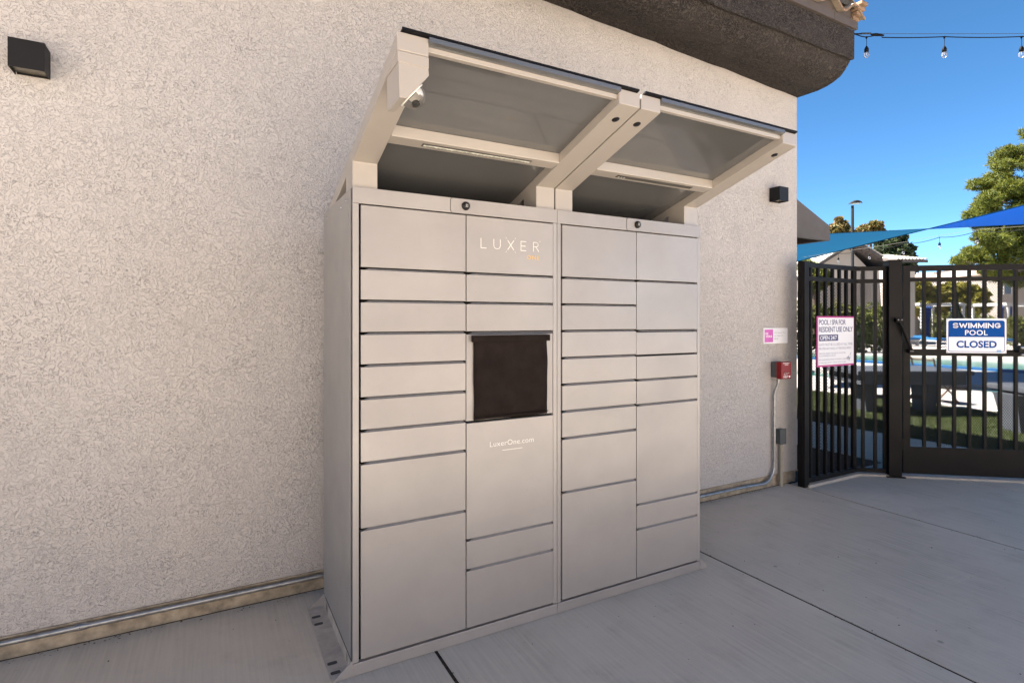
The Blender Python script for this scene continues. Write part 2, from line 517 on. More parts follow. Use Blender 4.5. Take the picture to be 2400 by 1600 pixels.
# lawn beyond the gate
lawn = MB().box(7.56, 10.86, -3.5, 12.0, -0.15, -0.012).build('lawn_base', 'turf_base')
tag(lawn, kind='structure')
nb = 90000
bx = rng.uniform(7.56, 10.86, nb); by = -2.2 + rng.uniform(0, 1, nb) ** 1.0 * 8.0
ang = rng.uniform(0, 2 * np.pi, nb); ln = rng.uniform(0.022, 0.04, nb); lean = rng.uniform(-0.018, 0.018, (nb, 2)); wd = 0.0035
px_, py_ = np.cos(ang) * wd, np.sin(ang) * wd
V = np.empty((nb, 3, 3))
V[:, 0] = np.stack([bx - px_, by - py_, np.full(nb, -0.012)], 1)
V[:, 1] = np.stack([bx + px_, by + py_, np.full(nb, -0.012)], 1)
V[:, 2] = np.stack([bx + lean[:, 0], by + lean[:, 1], ln - 0.012], 1)
tag(numpy_obj('grass', V.reshape(-1, 3), np.arange(nb * 3).reshape(-1, 3), 'turf_blade'), kind='stuff')

# pool deck with the pool let into it
deck = MB()
deck.box(10.88, 13.74, -14, 26, -0.15, 0.0)
deck.box(13.74, 15.05, 9.5, 26, -0.15, 0.0)
deck.box(13.74, 15.05, -14, -4.5, -0.15, 0.0)
deck.box(15.05, 19.3, -14, 26, -0.15, 0.0)
deck.box(19.3, 24.5, -30, -9.0, -0.15, 0.0)
deck.box(19.3, 24.5, 20.0, 40, -0.15, 0.0)
deck.box(24.5, 46, -30, 40, -0.15, 0.0)
tag(deck.build('pool_deck', 'deck_concrete'), kind='structure')
pw = MB().box(13.74, 15.05, -4.5, 9.5, -0.158, -0.06)
pw.box(19.6, 24.5, -9.0, 20.0, -0.158, -0.06)
tag(pw.build('pool_water', 'pool_water'), kind='structure')
tag(MB().box(19.3, 19.6, -9.0, 20.0, -0.15, 0.075).build('pool_edge', 'pool_tile', bevel=0.01), kind='structure')

# windblown grit and leaf bits on the paving, thicker along the wall foot and joints
nf = 900
fx_ = np.concatenate([rng.uniform(-1.5, 6.0, 260), rng.uniform(-1.6, 4.6, 440), rng.choice([0.861, 2.69, 4.5], 200) + rng.normal(0, 0.012, 200)])
fy_ = np.concatenate([rng.uniform(-2.6, -0.02, 260), -0.012 - np.abs(rng.normal(0, 0.022, 440)), rng.uniform(-2.6, -0.05, 200)])
keep = ~((fx_ > 0.45) & (fx_ < 2.52) & (fy_ > -0.86)); fx_, fy_ = fx_[keep], fy_[keep]; nf = len(fx_)
aa = rng.uniform(0, 6.28, nf); ss_ = rng.uniform(0.002, 0.0075, nf)
ca, sa = np.cos(aa) * ss_, np.sin(aa) * ss_; hh = rng.uniform(0.001, 0.004, nf)
V = np.stack([np.stack([fx_ + ca, fy_ + sa, np.full(nf, 0.0006)], 1), np.stack([fx_ - sa * 0.4, fy_ + ca * 0.4, hh], 1), np.stack([fx_ - ca, fy_ - sa, np.full(nf, 0.0008)], 1), np.stack([fx_ + sa * 0.4, fy_ - ca * 0.4, np.full(nf, 0.0006)], 1)], 1).reshape(-1, 3)
tag(numpy_obj('leaf_litter', V, np.arange(nf * 4).reshape(-1, 4), 'litter'), kind='stuff')

# ================================================================== CLUBHOUSE BUILDING
bld = thing('clubhouse', 'stucco building with brown cove eave behind the parcel lockers', 'building', (0, 0, 0))
XC = 4.645
XL = -4.3
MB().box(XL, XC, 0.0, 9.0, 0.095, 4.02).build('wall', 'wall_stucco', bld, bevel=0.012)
ft = MB().box(XL, XC - 0.012, 0.010, 8.99, -0.06, 0.0955)
ft.build('footing', 'footing_paint', bld, bevel=0.004)
MB().box(XL, XC + 0.002, -0.007, 0.0, 0.094, 0.101).build('weep_screed', 'footing_paint', bld)
# cove eave: section lofted along X, the wall junction climbing to the left
def eave_profile(x):
    k = min(1.0, max(0.0, (XC - x) / 2.8))
    zj = 3.462 + 0.125 * k ** 0.85
    rough = 0.004 * math.sin(x * 7.1) + 0.003 * math.sin(x * 17.3 + 1)
    pts = [(0.0, zj), (-0.10, zj - 0.004 + 0.0 * k), (-0.19, 3.455 + 0.10 * k), (-0.27, 3.463 + 0.072 * k), (-0.335, 3.480 + 0.045 * k), (-0.390, 3.505 + 0.03 * k), (-0.430, 3.545 + 0.012 * k), (-0.463, 3.590), (-0.470, 3.606), (-0.496, 3.600)]
    pts = [(y + rough * 0.5, z + rough) for y, z in pts]
    pts += [(-0.500, 3.61), (-0.501, 3.70), (-0.502, 3.838), (-0.40, 3.842), (0.0, 3.842)]
    return pts
xs = list(np.linspace(XL, XC, 48))
ev = MB(); n = len(eave_profile(0))
vs_ = []
for x in xs: vs_ += [(x, y, z) for y, z in eave_profile(x)]
fs_ = [(i * n + k, i * n + (k + 1) % n, (i + 1) * n + (k + 1) % n, (i + 1) * n + k) for i in range(len(xs) - 1) for k in range(n)]
fs_ += [tuple(range(n)), tuple((len(xs) - 1) * n + k for k in range(n - 1, -1, -1))]
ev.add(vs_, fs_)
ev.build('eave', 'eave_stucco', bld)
fb = MB()
fx = [XL, -0.6, 1.9, 4.33, XC + 0.012]
for a, b in zip(fx, fx[1:]):
    MB().box(a + 0.0015, b - 0.0015, -0.524, -0.500, 3.840, 3.905).build('fascia_board', 'fascia_paint', bld, bevel=0.002)
    MB().box(a + 0.0015, b - 0.0015, -0.512, -0.490, 3.9055, 3.99).build('fascia_board', 'fascia_paint', bld, bevel=0.002)
PITCH = 0.40
def roofz(y): return 4.0 + PITCH * (y + 0.6)
rf = MB()
RY = 4.5
rf.prism([(-0.54, roofz(-0.54) - 0.04), (RY, roofz(RY) - 0.04), (9.6, roofz(RY) - 0.04 - PITCH * 5.1), (9.6, roofz(RY) - PITCH * 5.1), (RY, roofz(RY)), (-0.54, roofz(-0.54))], 'x', XL - 0.1, XC + 0.01)
rf.build('roof', 'roof_felt', bld)
gw = MB().prism([(0.0, 4.02), (9.0, 4.02), (RY, roofz(RY) - 0.1)], 'x', XL + 0.01, XC - 0.002)
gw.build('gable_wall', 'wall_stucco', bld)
# S-shaped clay tiles, one object each, two courses along the eave
def s_tile():
    wd, ln_, th = 0.318, 0.42, 0.021
    m = MB(); q = 18; vs, fs = [], []
    for j, (yy, zz) in enumerate(((0, 0), (ln_, ln_ * PITCH))):
        for i in range(q + 1):
            u = i / q
            z = 0.042 * math.sin(2 * math.pi * u - math.pi * 0.5 - 0.5) + 0.02
            vs.append((u * wd, yy, zz + z)); vs.append((u * wd, yy, zz + z - th))
    k = 2 * (q + 1)
    for i in range(q):
        a = 2 * i
        fs += [(a, a + 2, k + a + 2, k + a), (a + 1, k + a + 1, k + a + 3, a + 3), (k + a, k + a + 2, k + a + 3, k + a + 1)]
    fs += [(0, k, k + 1, 1), (2 * q, 2 * q + 1, k + 2 * q + 1, k + 2 * q)]
    m.add(vs, fs)
    m.add(vs, [(2 * i, 2 * i + 1, 2 * i + 3, 2 * i + 2) for i in range(q)], 1)
    return m
proto = s_tile().build('roof_tile', ['tile_clay', 'tile_brown'], bld)
first = True
for c in range(3):
    for i in range(28):
        o = proto if first else proto.copy()
        if not first: COL.objects.link(o); o.parent = bld
        first = False
        y = -0.565 + c * 0.36
        o.location = (4.37 - i * 0.30, y, 3.945 + PITCH * (y + 0.565) + c * 0.012 + 0.004 * math.sin(i * 3.7))
# rake end: stacked booster courses and barrel tiles down the gable edge
for k in range(4):
    MB().box(4.575 + 0.012 * (k % 2), XC + 0.012 + 0.006 * k, -0.535 - 0.020 * k, -0.2, 3.902 + 0.034 * k, 3.930 + 0.034 * k).build('booster_tile', 'tile_brown', bld, bevel=0.005)
for k in range(13):
    y0 = -0.50 + k * 0.36
    zc = 4.015 + PITCH * (y0 + 0.5)
    m = MB(); q = 9; vs, fs = [], []
    for yy, zz, rr in ((y0, zc + 0.02, 0.092), (y0 + 0.42, zc + 0.42 * PITCH, 0.078)):
        for r_ in (rr, rr - 0.016):
            for i in range(q + 1):
                t = math.pi * i / q
                vs.append((4.585 + r_ * math.cos(t), yy, zz + r_ * 0.75 * math.sin(t)))
    k1 = q + 1
    for i in range(q):
        fs += [(i, i + 1, 2 * k1 + i + 1, 2 * k1 + i), (k1 + i, 3 * k1 + i, 3 * k1 + i + 1, k1 + i + 1), (i, k1 + i, k1 + i + 1, i + 1), (2 * k1 + i, 2 * k1 + i + 1, 3 * k1 + i + 1, 3 * k1 + i)]
    fs += [(0, 2 * k1, 3 * k1, k1), (q, k1 + q, 3 * k1 + q, 2 * k1 + q)]
    m.add(vs, fs)
    m.build('rake_tile', 'tile_clay', bld)
# side canopy on the pool side of the building
aw = thing('side_awning', 'grey brown sloped awning jutting from the pool side of the building', 'awning', (5.4, 1.0, 2.44))
MB().prism([(4.66, 2.447), (6.80, 2.447), (6.80, 2.630), (6.146, 2.895), (4.66, 3.49)], 'y', 1.0, 1.05).build('end_panel', 'awning_paint', aw, bevel=0.004)
MB().hexa([(4.66, 1.05, 3.40), (6.79, 1.05, 2.56), (6.79, 4.2, 2.56), (4.66, 4.2, 3.40), (4.66, 1.05, 3.47), (6.79, 1.05, 2.62), (6.79, 4.2, 2.62), (4.66, 4.2, 3.47)]).build('roof', 'roof_felt', aw)
MB().box(6.74, 6.80, 1.052, 4.2, 2.447, 2.615).build('front_beam', 'rafter_brown', aw)
for k in range(5):
    MB().box(4.67, 6.73, 1.4 + k * 0.6, 1.46 + k * 0.6, 2.46, 2.56).build('rafter', 'rafter_brown', aw)

# unseen block added behind the camera to bounce sunlight onto the shaded lockers
ap = thing('bounce_block', 'unseen beige stucco block added to bounce sunlight onto the lockers', 'building', (0, -12, 0))
MB().box(-24, 8.5, -22, -11.5, -0.16, 6.6).build('wall', 'block_stucco', ap)
MB().box(-24.6, 9.1, -22.6, -10.9, 6.6, 6.85).build('roof', 'roof_pink', ap)
for k_ in range(9):
    for z_ in (0.9, 3.9):
        x_ = -22 + k_ * 3.1
        f_ = MB().box(x_, x_ + 1.4, -11.52, -11.44, z_, z_ + 1.3).build('window', 'white_paint', ap)
        MB().box(x_ + 0.07, x_ + 1.33, -11.438, -11.43, z_ + 0.07, z_ + 1.23).build('pane', 'window_dark', f_)

# ================================================================== PARCEL LOCKERS
YF = -0.834
def door(root, x0, x1, z0, z1, label=None, lip=True, mat='locker_paint'):
    """z0/z1 are seam centres; the finger-pull recess is at the bottom of each door."""
    a, b = z0 + 0.0085, z1 - 0.0035
    d = MB().box(x0, x1, YF, YF + 0.022, a, b).build('door', mat, root, bevel=0.0016, seg=2)
    if label: d['label'] = label
    if lip:
        m = MB()
        l0 = x0 + 0.004
        m.hexa([(l0 + 0.012, YF + 0.003, z0 - 0.0030), (x1 - 0.004, YF + 0.003, z0 - 0.0030), (x1 - 0.004, YF + 0.03, z0 - 0.0030), (l0 + 0.012, YF + 0.03, z0 - 0.0030),
                (l0 + 0.034, YF + 0.0145, z0 + 0.0040), (x1 - 0.006, YF + 0.0145, z0 + 0.0040), (x1 - 0.006, YF + 0.03, z0 + 0.0040), (l0 + 0.034, YF + 0.03, z0 + 0.0040)])
        m.build('finger_pull', 'locker_lip', d)
    return d

def canopy(root, xl0, xl1, xr0, xr1, plugs, led_x, lit):
    top = lambda y: 2.354 - 0.298 * (y + 1.437)
    bot = lambda y: 2.297 - 0.304 * (y + 1.437)
    for x0, x1 in ((xl0, xl1), (xr0, xr1)):
        yt = -1.437
        prof = [(yt, bot(yt)), (-0.815, bot(-0.815)), (-0.815, 2.0), (-0.69, 2.0), (-0.69, bot(-0.69)), (-0.455, 2.0015), (-0.262, 2.0015), (yt, top(yt))]
        MB().prism(prof, 'x', x0, x1).build('canopy_arm', 'canopy_paint', root, bevel=0.0025, seg=2)
    # roof sheet
    ya, yb = -1.449, -0.24
    m = MB().hexa([(xl0 + 0.012, ya, top(ya) + 0.001), (xr1 - 0.012, ya, top(ya) + 0.001), (xr1 - 0.012, yb, top(yb) + 0.001), (xl0 + 0.012, yb, top(yb) + 0.001),
                   (xl0 + 0.012, ya, top(ya) + 0.0075), (xr1 - 0.012, ya, top(ya) + 0.0075), (xr1 - 0.012, yb, top(yb) + 0.0075), (xl0 + 0.012, yb, top(yb) + 0.0075)])
    m.build('roof_sheet', 'sheet_edge', root)
    m = MB().hexa([(xl1 - 0.001, -1.447, top(-1.447) - 0.016), (xr0 + 0.001, -1.447, top(-1.447) - 0.016), (xr0 + 0.001, -0.33, top(-0.33) - 0.016), (xl1 - 0.001, -0.33, top(-0.33) - 0.016),
                   (xl1 - 0.001, -1.447, top(-1.447) - 0.001), (xr0 + 0.001, -1.447, top(-1.447) - 0.001), (xr0 + 0.001, -0.33, top(-0.33) - 0.001), (xl1 - 0.001, -0.33, top(-0.33) - 0.001)])
    m.build('ceiling_panel', 'canopy_sheet', root)
    # front trim bar and mid cross bar
    MB().box(xl1, xr0, -1.424, -1.403, 2.318, 2.3405).build('front_bar', 'canopy_paint', root, bevel=0.002)
    cb = MB().hexa([(xl1, -1.02, 2.168), (xr0, -1.02, 2.168), (xr0, -0.955, 2.158), (xl1, -0.955, 2.158), (xl1, -1.02, 2.213), (xr0, -1.02, 2.213), (xr0, -0.955, 2.193), (xl1, -0.955, 2.193)]).build('cross_bar', 'canopy_paint', root, bevel=0.003)
    x0 = led_x - 0.255; x1 = led_x + 0.255
    MB().hexa([(x0, -1.000, 2.1630), (x1, -1.000, 2.1630), (x1, -0.976, 2.1595), (x0, -0.976, 2.1595), (x0, -1.000, 2.1665), (x1, -1.000, 2.1665), (x1, -0.976, 2.1630), (x0, -0.976, 2.1630)]).build('light_slot', 'slot_shadow', cb)
    lm = MB()
    if lit: lm.box(x0 + 0.006, x1 - 0.006, -0.996, -0.9815, 2.1592, 2.1605)
    for k in range(30 if lit else 3):
        xx = x0 + 0.012 + k * (x1 - x0 - 0.024) / 29
        lm.box(xx - 0.004, xx + 0.004, -0.993, -0.985, 2.1575, 2.1591)
    lm.build('light_strip', 'led_lens', cb)
    for x in plugs:
        y = -1.35; ax = Vector((0, -0.304, -1)).normalized()
        MB().lathe([(0.0, 0.0022), (0.014, 0.002), (0.0165, 0.0), (0.0165, -0.004)], (x, y, bot(y)), ax, 20).build('hole_plug', 'plug_black', root)

def locker(name, label, x0, x1, colx, seams_l, seams_r, cam_x, side):
    root = thing(name, label, 'parcel locker', ((x0 + x1) / 2, YF + 0.3, 0.0), group='parcel lockers bolted together along the wall')
    # carcass: sides, back, top, deep black interior behind the seams
    MB().box(x0, x0 + 0.004, YF + 0.012, -0.172, 0.055, 1.996).build('side_panel', 'locker_side_paint', root)
    MB().box(x1 - 0.004, x1, YF + 0.012, -0.172, 0.055, 1.996).build('side_panel', 'locker_side_paint', root)
    MB().box(x0 + 0.0045, x1 - 0.0045, -0.19, -0.173, 0.02, 1.99).build('back_panel', 'locker_side_paint', root)
    MB().box(x0 + 0.0045, x1 - 0.0045, YF + 0.0225, -0.192, 0.03, 1.93).build('interior', 'gap_black', root)
    MB().box(x0, x1, YF + 0.03, -0.172, 1.9965, 2.0).build('top_panel', 'locker_side_paint', root)
    # header, split by the curved camera plate
    hp = MB().box(x0, x1 - 0.0008, YF, YF + 0.03, 1.9335, 2.0).build('header', 'locker_paint', root, bevel=0.002)
    px0, px1, z0, z1, r = cam_x - 0.072, x1 - 0.0022, 1.9345, 1.999, 0.012
    out = [(px1, z0), (px1, z1)] + [(px0 + r - r * math.sin(t), z1 - r + r * math.cos(t)) for t in np.linspace(0, math.pi / 2, 6)] + [(px0 + r - r * math.cos(t), z0 + r - r * math.sin(t)) for t in np.linspace(0, math.pi / 2, 6)]
    MB().prism(out, 'y', YF - 0.0022, YF - 0.0001).build('camera_plate', 'locker_paint', root)
    sh = MB()
    strokes(sh, [[(px0 - 0.0012 + r - r * math.sin(t), z1 - r + r * math.cos(t)) for t in np.linspace(0.2, math.pi / 2, 6)] + [(px0 - 0.0012 + r - r * math.cos(t), z0 + r - r * math.sin(t)) for t in np.linspace(0, math.pi / 2 - 0.2, 6)]], 0.0016, YF - 0.0006)
    sh.build('plate_seam', 'gap_black', root)
    dm = MB().lathe([(0.0195, 0.0), (0.0195, 0.004), (0.0175, 0.0105), (0.012, 0.0145), (0.005, 0.016), (0.0, 0.0162)], (cam_x, YF - 0.0022, 1.968), (0, -1, 0), 24).build('camera_lens', 'plug_black', root)
    for dx, dz in ((-0.0035, 0.004), (0.0035, 0.004), (-0.0035, -0.004), (0.0035, -0.004)):
        MB().box(cam_x + dx - 0.0011, cam_x + dx + 0.0011, YF - 0.0188, YF - 0.0150, 1.968 + dz - 0.0022, 1.968 + dz + 0.0022).build('infrared_dot', 'print_white', dm)
    # stiles and plinth
    (cl0, cl1), (cr0, cr1) = colx
    MB().box(x0, cl0 - 0.0085, YF + 0.001, YF + 0.03, 0.054, 1.9328).build('stile', 'locker_paint', root, bevel=0.0015)
    MB().box(cr1 + 0.002, x1 - 0.001, YF + 0.001, YF + 0.03, 0.054, 1.9328).build('stile', 'locker_paint', root, bevel=0.0015)
    MB().box(x0, x1 - 0.001, YF, YF + 0.03, 0.002, 0.0515).build('plinth', 'locker_paint', root, bevel=0.002)
    doors = []
    for (c0, c1), seams in (((cl0, cl1), seams_l), ((cr0, cr1), seams_r)):
        for i, (zt, zb) in enumerate(zip(seams, seams[1:])):
            if (name == 'parcel_locker') and c0 == cr0 and abs(zt - 1.395) < 0.01:
                MB().box(c0, c1, YF + 0.003, YF + 0.022, zb + 0.006, zt - 0.006).build('screen_panel', 'locker_paint', root, bevel=0.0016)
                continue
            doors.append(door(root, c0, c1, zb, zt, lip=(i < len(seams) - 2)))
    # the seam below the screen still has its finger pull
    return root, doors

l1, d1 = locker('parcel_locker', 'locker cabinet with lettering and the black covered screen, bearing the security camera', 0.500, 1.4950, ((0.533, 1.0015), (1.0060, 1.4705)),
                [1.931, 1.665, 1.531, 1.397, 1.264, 1.129, 0.995, 0.862, 0.590, 0.0535], [1.931, 1.664, 1.530, 1.395, 0.990, 0.455, 0.320, 0.0535], 1.000, 'l')
canopy(l1, 0.503, 0.606, 1.386, 1.490, [1.439], 0.996, True)
l2, d2 = locker('parcel_locker', 'plain locker cabinet without lettering or screen, nearer the pool gate', 1.4965, 2.4900, ((1.526, 2.0045), (2.0090, 2.4665)),
                [1.931, 1.663, 1.530, 1.397, 1.262, 1.129, 0.995, 0.861, 0.592, 0.0535], [1.931, 1.664, 1.393, 1.260, 1.126, 0.991, 0.453, 0.320, 0.0535], 2.010, 'r')
canopy(l2, 1.498, 1.600, 2.382, 2.486, [1.552, 2.440], 1.998, False)
# anchor plates at the two outer ends
for root, xs0, sgn, wdt in ((l1, 0.500, -1, 0.085), (l2, 2.490, 1, 0.070)):
    xo = xs0 + sgn * wdt
    m = MB().box(min(xs0, xo), max(xs0, xo), YF + 0.002, -0.20, 0.002, 0.006)
    m.box(min(xs0 + sgn * 0.001, xs0 + sgn * 0.004), max(xs0 + sgn * 0.001, xs0 + sgn * 0.004), YF + 0.002, -0.20, 0.006, 0.052)
    p = m.build('anchor_plate', 'plate_paint', root)
    for y0 in (YF, -0.203):
        MB().prism([(xs0 + sgn * 0.0005, 0.003), (xs0 + sgn * 0.0005, 0.068), (xo - sgn * 0.004, 0.003)], 'y', y0 - 0.001, y0 + 0.003).build('gusset', 'locker_paint', p)
    if sgn < 0:
        for yc in (-0.30, -0.37, -0.71, -0.78):
            out = [(xs0 - 0.058 + 0.020 * math.copysign(abs(math.cos(t)) ** 0.5, math.cos(t)), yc + 0.011 * math.copysign(abs(math.sin(t)) ** 0.5, math.sin(t))) for t in np.linspace(0, 2 * math.pi, 20, endpoint=False)]
            MB().prism(out, 'z', 0.0062, 0.0068).build('bolt_slot', 'slot_shadow', p)
        for k in range(7):
            yy = -0.26 - (0.012 * k if k < 4 else 0.012 * k + 0.42)
            MB().box(xs0 - 0.0048, xs0 - 0.0042, yy - 0.0012, yy + 0.0012, 0.012, 0.048).build('vent_slit', 'joint_dirt', p)
# small screws high on the side panel
for y, z in ((-0.60, 1.955), (-0.70, 1.965), (-0.73, 1.958), (-0.26, 1.965)):
    MB().lathe([(0.0, 0.004), (0.005, 0.0035), (0.006, 0.0)], (0.500, y, z), (-1, 0, 0), 10).build('screw', 'galvanised', l1)

# lettering on the doors
dl = [d for d in d1 if True]
def door_at(x, z):
    for d in d1:
        bb = [Vector(c) + Vector(l1.location) for c in d.bound_box]
        if min(p.x for p in bb) <= x <= max(p.x for p in bb) and min(p.z for p in bb) <= z <= max(p.z for p in bb): return d
yt = YF - 0.0006
LX = MB()
zt, zb = 1.829, 1.7855
Lp = [[(1.0775, zt), (1.0775, zb), (1.1045, zb)],
      [(1.1435, zt), (1.1435, zb + 0.014), (1.1465, zb + 0.006), (1.153, zb + 0.001), (1.1605, zb), (1.168, zb + 0.001), (1.1745, zb + 0.006), (1.1775, zb + 0.014), (1.1775, zt)],
      [(1.217, zt), (1.249, zb)], [(1.249, zt), (1.217, zb)],
      [(1.3165, zt), (1.2885, zt), (1.2885, zb), (1.3165, zb)], [(1.2885, (zt + zb) / 2), (1.313, (zt + zb) / 2)],
      [(1.3575, zb), (1.3575, zt), (1.374, zt), (1.3815, zt - 0.003), (1.3855, zt - 0.0105), (1.3815, zt - 0.018), (1.374, zt - 0.021), (1.3575, zt - 0.021)], [(1.371, zt - 0.021), (1.388, zb)]]
strokes(LX, Lp, 0.0031, yt)
strokes(LX, [[(1.2065, 1.8425), (1.211, 1.8365)], [(1.2595, 1.8425), (1.255, 1.8365)], [(1.2065, 1.7720), (1.211, 1.7780)], [(1.2595, 1.7720), (1.255, 1.7780)]], 0.0014, yt)
strokes(LX, [[(1.3955 + 0.0022 * math.cos(t), 1.8345 + 0.0022 * math.sin(t)) for t in np.linspace(0, 2 * math.pi, 9)]], 0.0012, yt)
da = door_at(1.2, 1.8); da['label'] = 'door printed with the white LUXER and gold ONE lettering'
LX.build('lettering', 'locker_print', da)
text(MB(), 'ONE', 1.3215, 1.7455, 0.0695, 0.0195, 0.004, 1.25, yt).build('lettering', 'print_gold', da)
db = door_at(1.2, 0.7); db['label'] = 'tall door printed with the white LuxerOne.com address'
m = text(MB(), 'LuxerOne.com', 1.1235, 0.8675, 0.2355, 0.0245, -0.006, 1.05, yt)
m.box(1.187, 1.296, yt - 0.0002, yt, 0.8445, 0.8468)
m.build('lettering', 'locker_print', db)

# cloth cover over the touch screen
sc = thing('screen_cover', 'black cloth cover hanging over the touch screen of the lettered locker', 'screen cover', (1.236, YF, 1.19))
m = MB(); nx, nz = 22, 22; vs_, fs_ = [], []
for j in range(nz + 1):
    for i in range(nx + 1):
        u, v = i / nx, j / nz
        wob = 0.0012 * math.sin(v * 9 + (2 if u > .5 else 0)) * (1 if i in (0, nx) else 0)
        x = 1.0405 + u * 0.392 + wob + (0.0015 * math.sin(v * 5) if i == 0 else 0)
        z = 0.9985 + v * 0.368 + (0.0015 * math.sin(u * 7) if j == 0 else 0)
        e = min(u, 1 - u, v, 1) * 12
        y = YF - 0.006 - 0.011 * min(1, max(0, e)) - 0.0022 * math.sin(u * 6 + v * 4) - 0.0015 * math.sin(v * 15 - u * 3)
        vs_.append((x, y, z))
o_ = len(vs_)
vs_ += [(x, YF + 0.001, z) for x, y, z in vs_]
for j in range(nz):
    for i in range(nx):
        a = j * (nx + 1) + i
        fs_.append((a, a + 1, a + nx + 2, a + nx + 1))
for i in range(nx):
    fs_.append((i, i + o_, i + 1 + o_, i + 1)); k = nz * (nx + 1) + i; fs_.append((k, k + 1, k + 1 + o_, k + o_))
for j in range(nz):
    a = j * (nx + 1); fs_.append((a, a + nx + 1, a + nx + 1 + o_, a + o_)); b = a + nx; fs_.append((b, b + o_, b + nx + 1 + o_, b + nx + 1))
m.add(vs_, fs_, 0, True); m.build('cover_body', 'cover_cloth', sc)
MB().box(1.0275, 1.4395, YF - 0.024, YF - 0.003, 1.354, 1.3845).build('cover_flap', 'cover_cloth', sc, bevel=0.003)
MB().box(1.0440, 1.4300, YF - 0.020, YF - 0.0175, 1.0125, 1.0165).build('hem', 'gap_black', sc)

# security camera under the outer canopy arm
sec = thing('security_camera', 'wedge shaped security camera with clear dome under the outer left canopy arm', 'security camera', (0.555, -1.38, 2.29))
pf = [(0.507, 2.294), (0.604, 2.294), (0.608, 2.238), (0.534, 2.152), (0.511, 2.150)]
MB().prism(pf, 'y', -1.434, -1.300).build('housing', 'canopy_paint', sec, bevel=0.002)
MB().prism([(0.5045, 2.2945), (0.6065, 2.2945), (0.6065, 2.2600), (0.5045, 2.2600)], 'y', -1.4362, -1.30).build('mounting_block', 'canopy_paint', sec, bevel=0.001)
nrm = Vector((0.757, 0, -0.653)).normalized(); cc = Vector((0.5685, -1.372, 2.193))
MB().lathe([(0.046, 0.0), (0.049, 0.002), (0.049, 0.005), (0.046, 0.006)], cc, nrm, 28).build('ring', 'camera_white', sec)
MB().lathe([(0.043 * math.cos(t), 0.005 + 0.043 * math.sin(t)) for t in np.linspace(0, math.pi / 2, 10)], cc, nrm, 28).build('dome', 'dome_plastic', sec)
sd_ = Vector((0, 1, 0)); up_ = nrm.cross(sd_)
vs_, fs_ = [], []
for i in range(28):
    for j in range(9):
        th_ = 2 * math.pi * i / 24; ph_ = math.pi / 2 * j / 8
        d_ = (sd_ * math.cos(th_) + up_ * math.sin(th_)) * math.cos(ph_) + nrm * math.sin(ph_)
        vs_.append(d_)
for i in range(24):
    for j in range(8):
        f_ = (i * 9 + j, i * 9 + j + 1, (i + 1) * 9 + j + 1, (i + 1) * 9 + j)
        if sum(vs_[q].z for q in f_) / 4 > -0.12: fs_.append(f_)
MB().add([cc + nrm * 0.005 + d_ * 0.037 for d_ in vs_], fs_, 0, True).build('inner_shroud', 'camera_white', sec)
ed = (Vector((0.25, -0.35, -0.9))).normalized()
MB().lathe([(0.0125, 0.0), (0.0125, 0.012), (0.009, 0.013), (0.0, 0.0125)], cc + ed * 0.026 + nrm * 0.006, ed, 16).build('lens', 'plug_black', sec)
MB().lathe([(0.0345, 0.001), (0.0345, 0.006), (0.031, 0.006)], cc, nrm, 24).build('gasket', 'gap_black', sec)

# ================================================================== WALL FITTINGS
def sconce(label, x0, z0):
    r = thing('wall_light', label, 'wall light', (x0 + 0.06, 0, z0 + 0.06), group='black cube wall lights')
    m = MB(); x1, z1 = x0 + 0.1195, z0 + 0.121
    m.box(x0, x1, -0.102, -0.099, z0, z1); m.box(x0, x1, -0.0985, -0.004, z1 - 0.003, z1)
    m.box(x0, x0 + 0.003, -0.0985, -0.004, z0, z1 - 0.0032); m.box(x1 - 0.003, x1, -0.0985, -0.004, z0, z1 - 0.0032)
    m.build('shade', 'sconce_black', r)
    MB().box(x0 + 0.004, x1 - 0.004, -0.098, -0.006, z0 + 0.012, z0 + 0.016).build('diffuser', 'sconce_glass', r)
    MB().box(x0 + 0.006, x1 - 0.006, -0.0045, 0.0, z0 + 0.004, z1 - 0.004).build('back_plate', 'sconce_black', r)
sconce('black cube wall light high on the stucco left of the lockers', -0.749, 2.512)
sconce('black cube wall light beyond the lockers near the building corner', 4.250, 2.478)

cd = thing('conduit_pipe', 'galvanised conduit along the wall base left of the lockers', 'conduit pipe', (0, -0.04, 0.08))
MB().tube([(XL + 0.05, -0.022, 0.083), (-0.52, -0.022, 0.080), (2.2, -0.022, 0.074)], 0.0118, 16).build('pipe', 'galvanised', cd)
for xx in (-0.518,):
    MB().tube([(xx - 0.022, -0.022, 0.081), (xx + 0.022, -0.022, 0.081)], 0.0152, 16).build('coupling', 'galvanised', cd)
    MB().tube([(xx - 0.006, -0.034, 0.081), (xx - 0.006, -0.043, 0.081)], 0.0036, 8).build('screw', 'galvanised', cd)
cr = thing('conduit_pipe', 'galvanised conduit bending up to the red emergency phone', 'conduit pipe', (4.2, -0.03, 0.06))
pth = [(2.2, -0.022, 0.062), (3.95, -0.022, 0.056)]
bc = (4.135, 0.20)
for t in np.linspace(-math.pi / 2, 0, 10): pth.append((bc[0] + 0.150 * math.cos(t), -0.026, bc[1] + 0.150 * math.sin(t)))
pth += [(4.285, -0.026, 0.5), (4.285, -0.026, 0.78), (4.287, -0.030, 0.83), (4.293, -0.055, 0.90), (4.293, -0.058, 0.938)]
MB().tube(pth, 0.0122, 16).build('pipe', 'galvanised', cr)
for xx in (3.93,):
    MB().tube([(xx - 0.030, -0.022, 0.056), (xx + 0.030, -0.022, 0.056)], 0.0155, 16).build('coupling', 'galvanised', cr)
MB().tube([(4.285, -0.026, 0.60), (4.285, -0.026, 0.63)], 0.0145, 16).build('coupling', 'galvanised', cr)
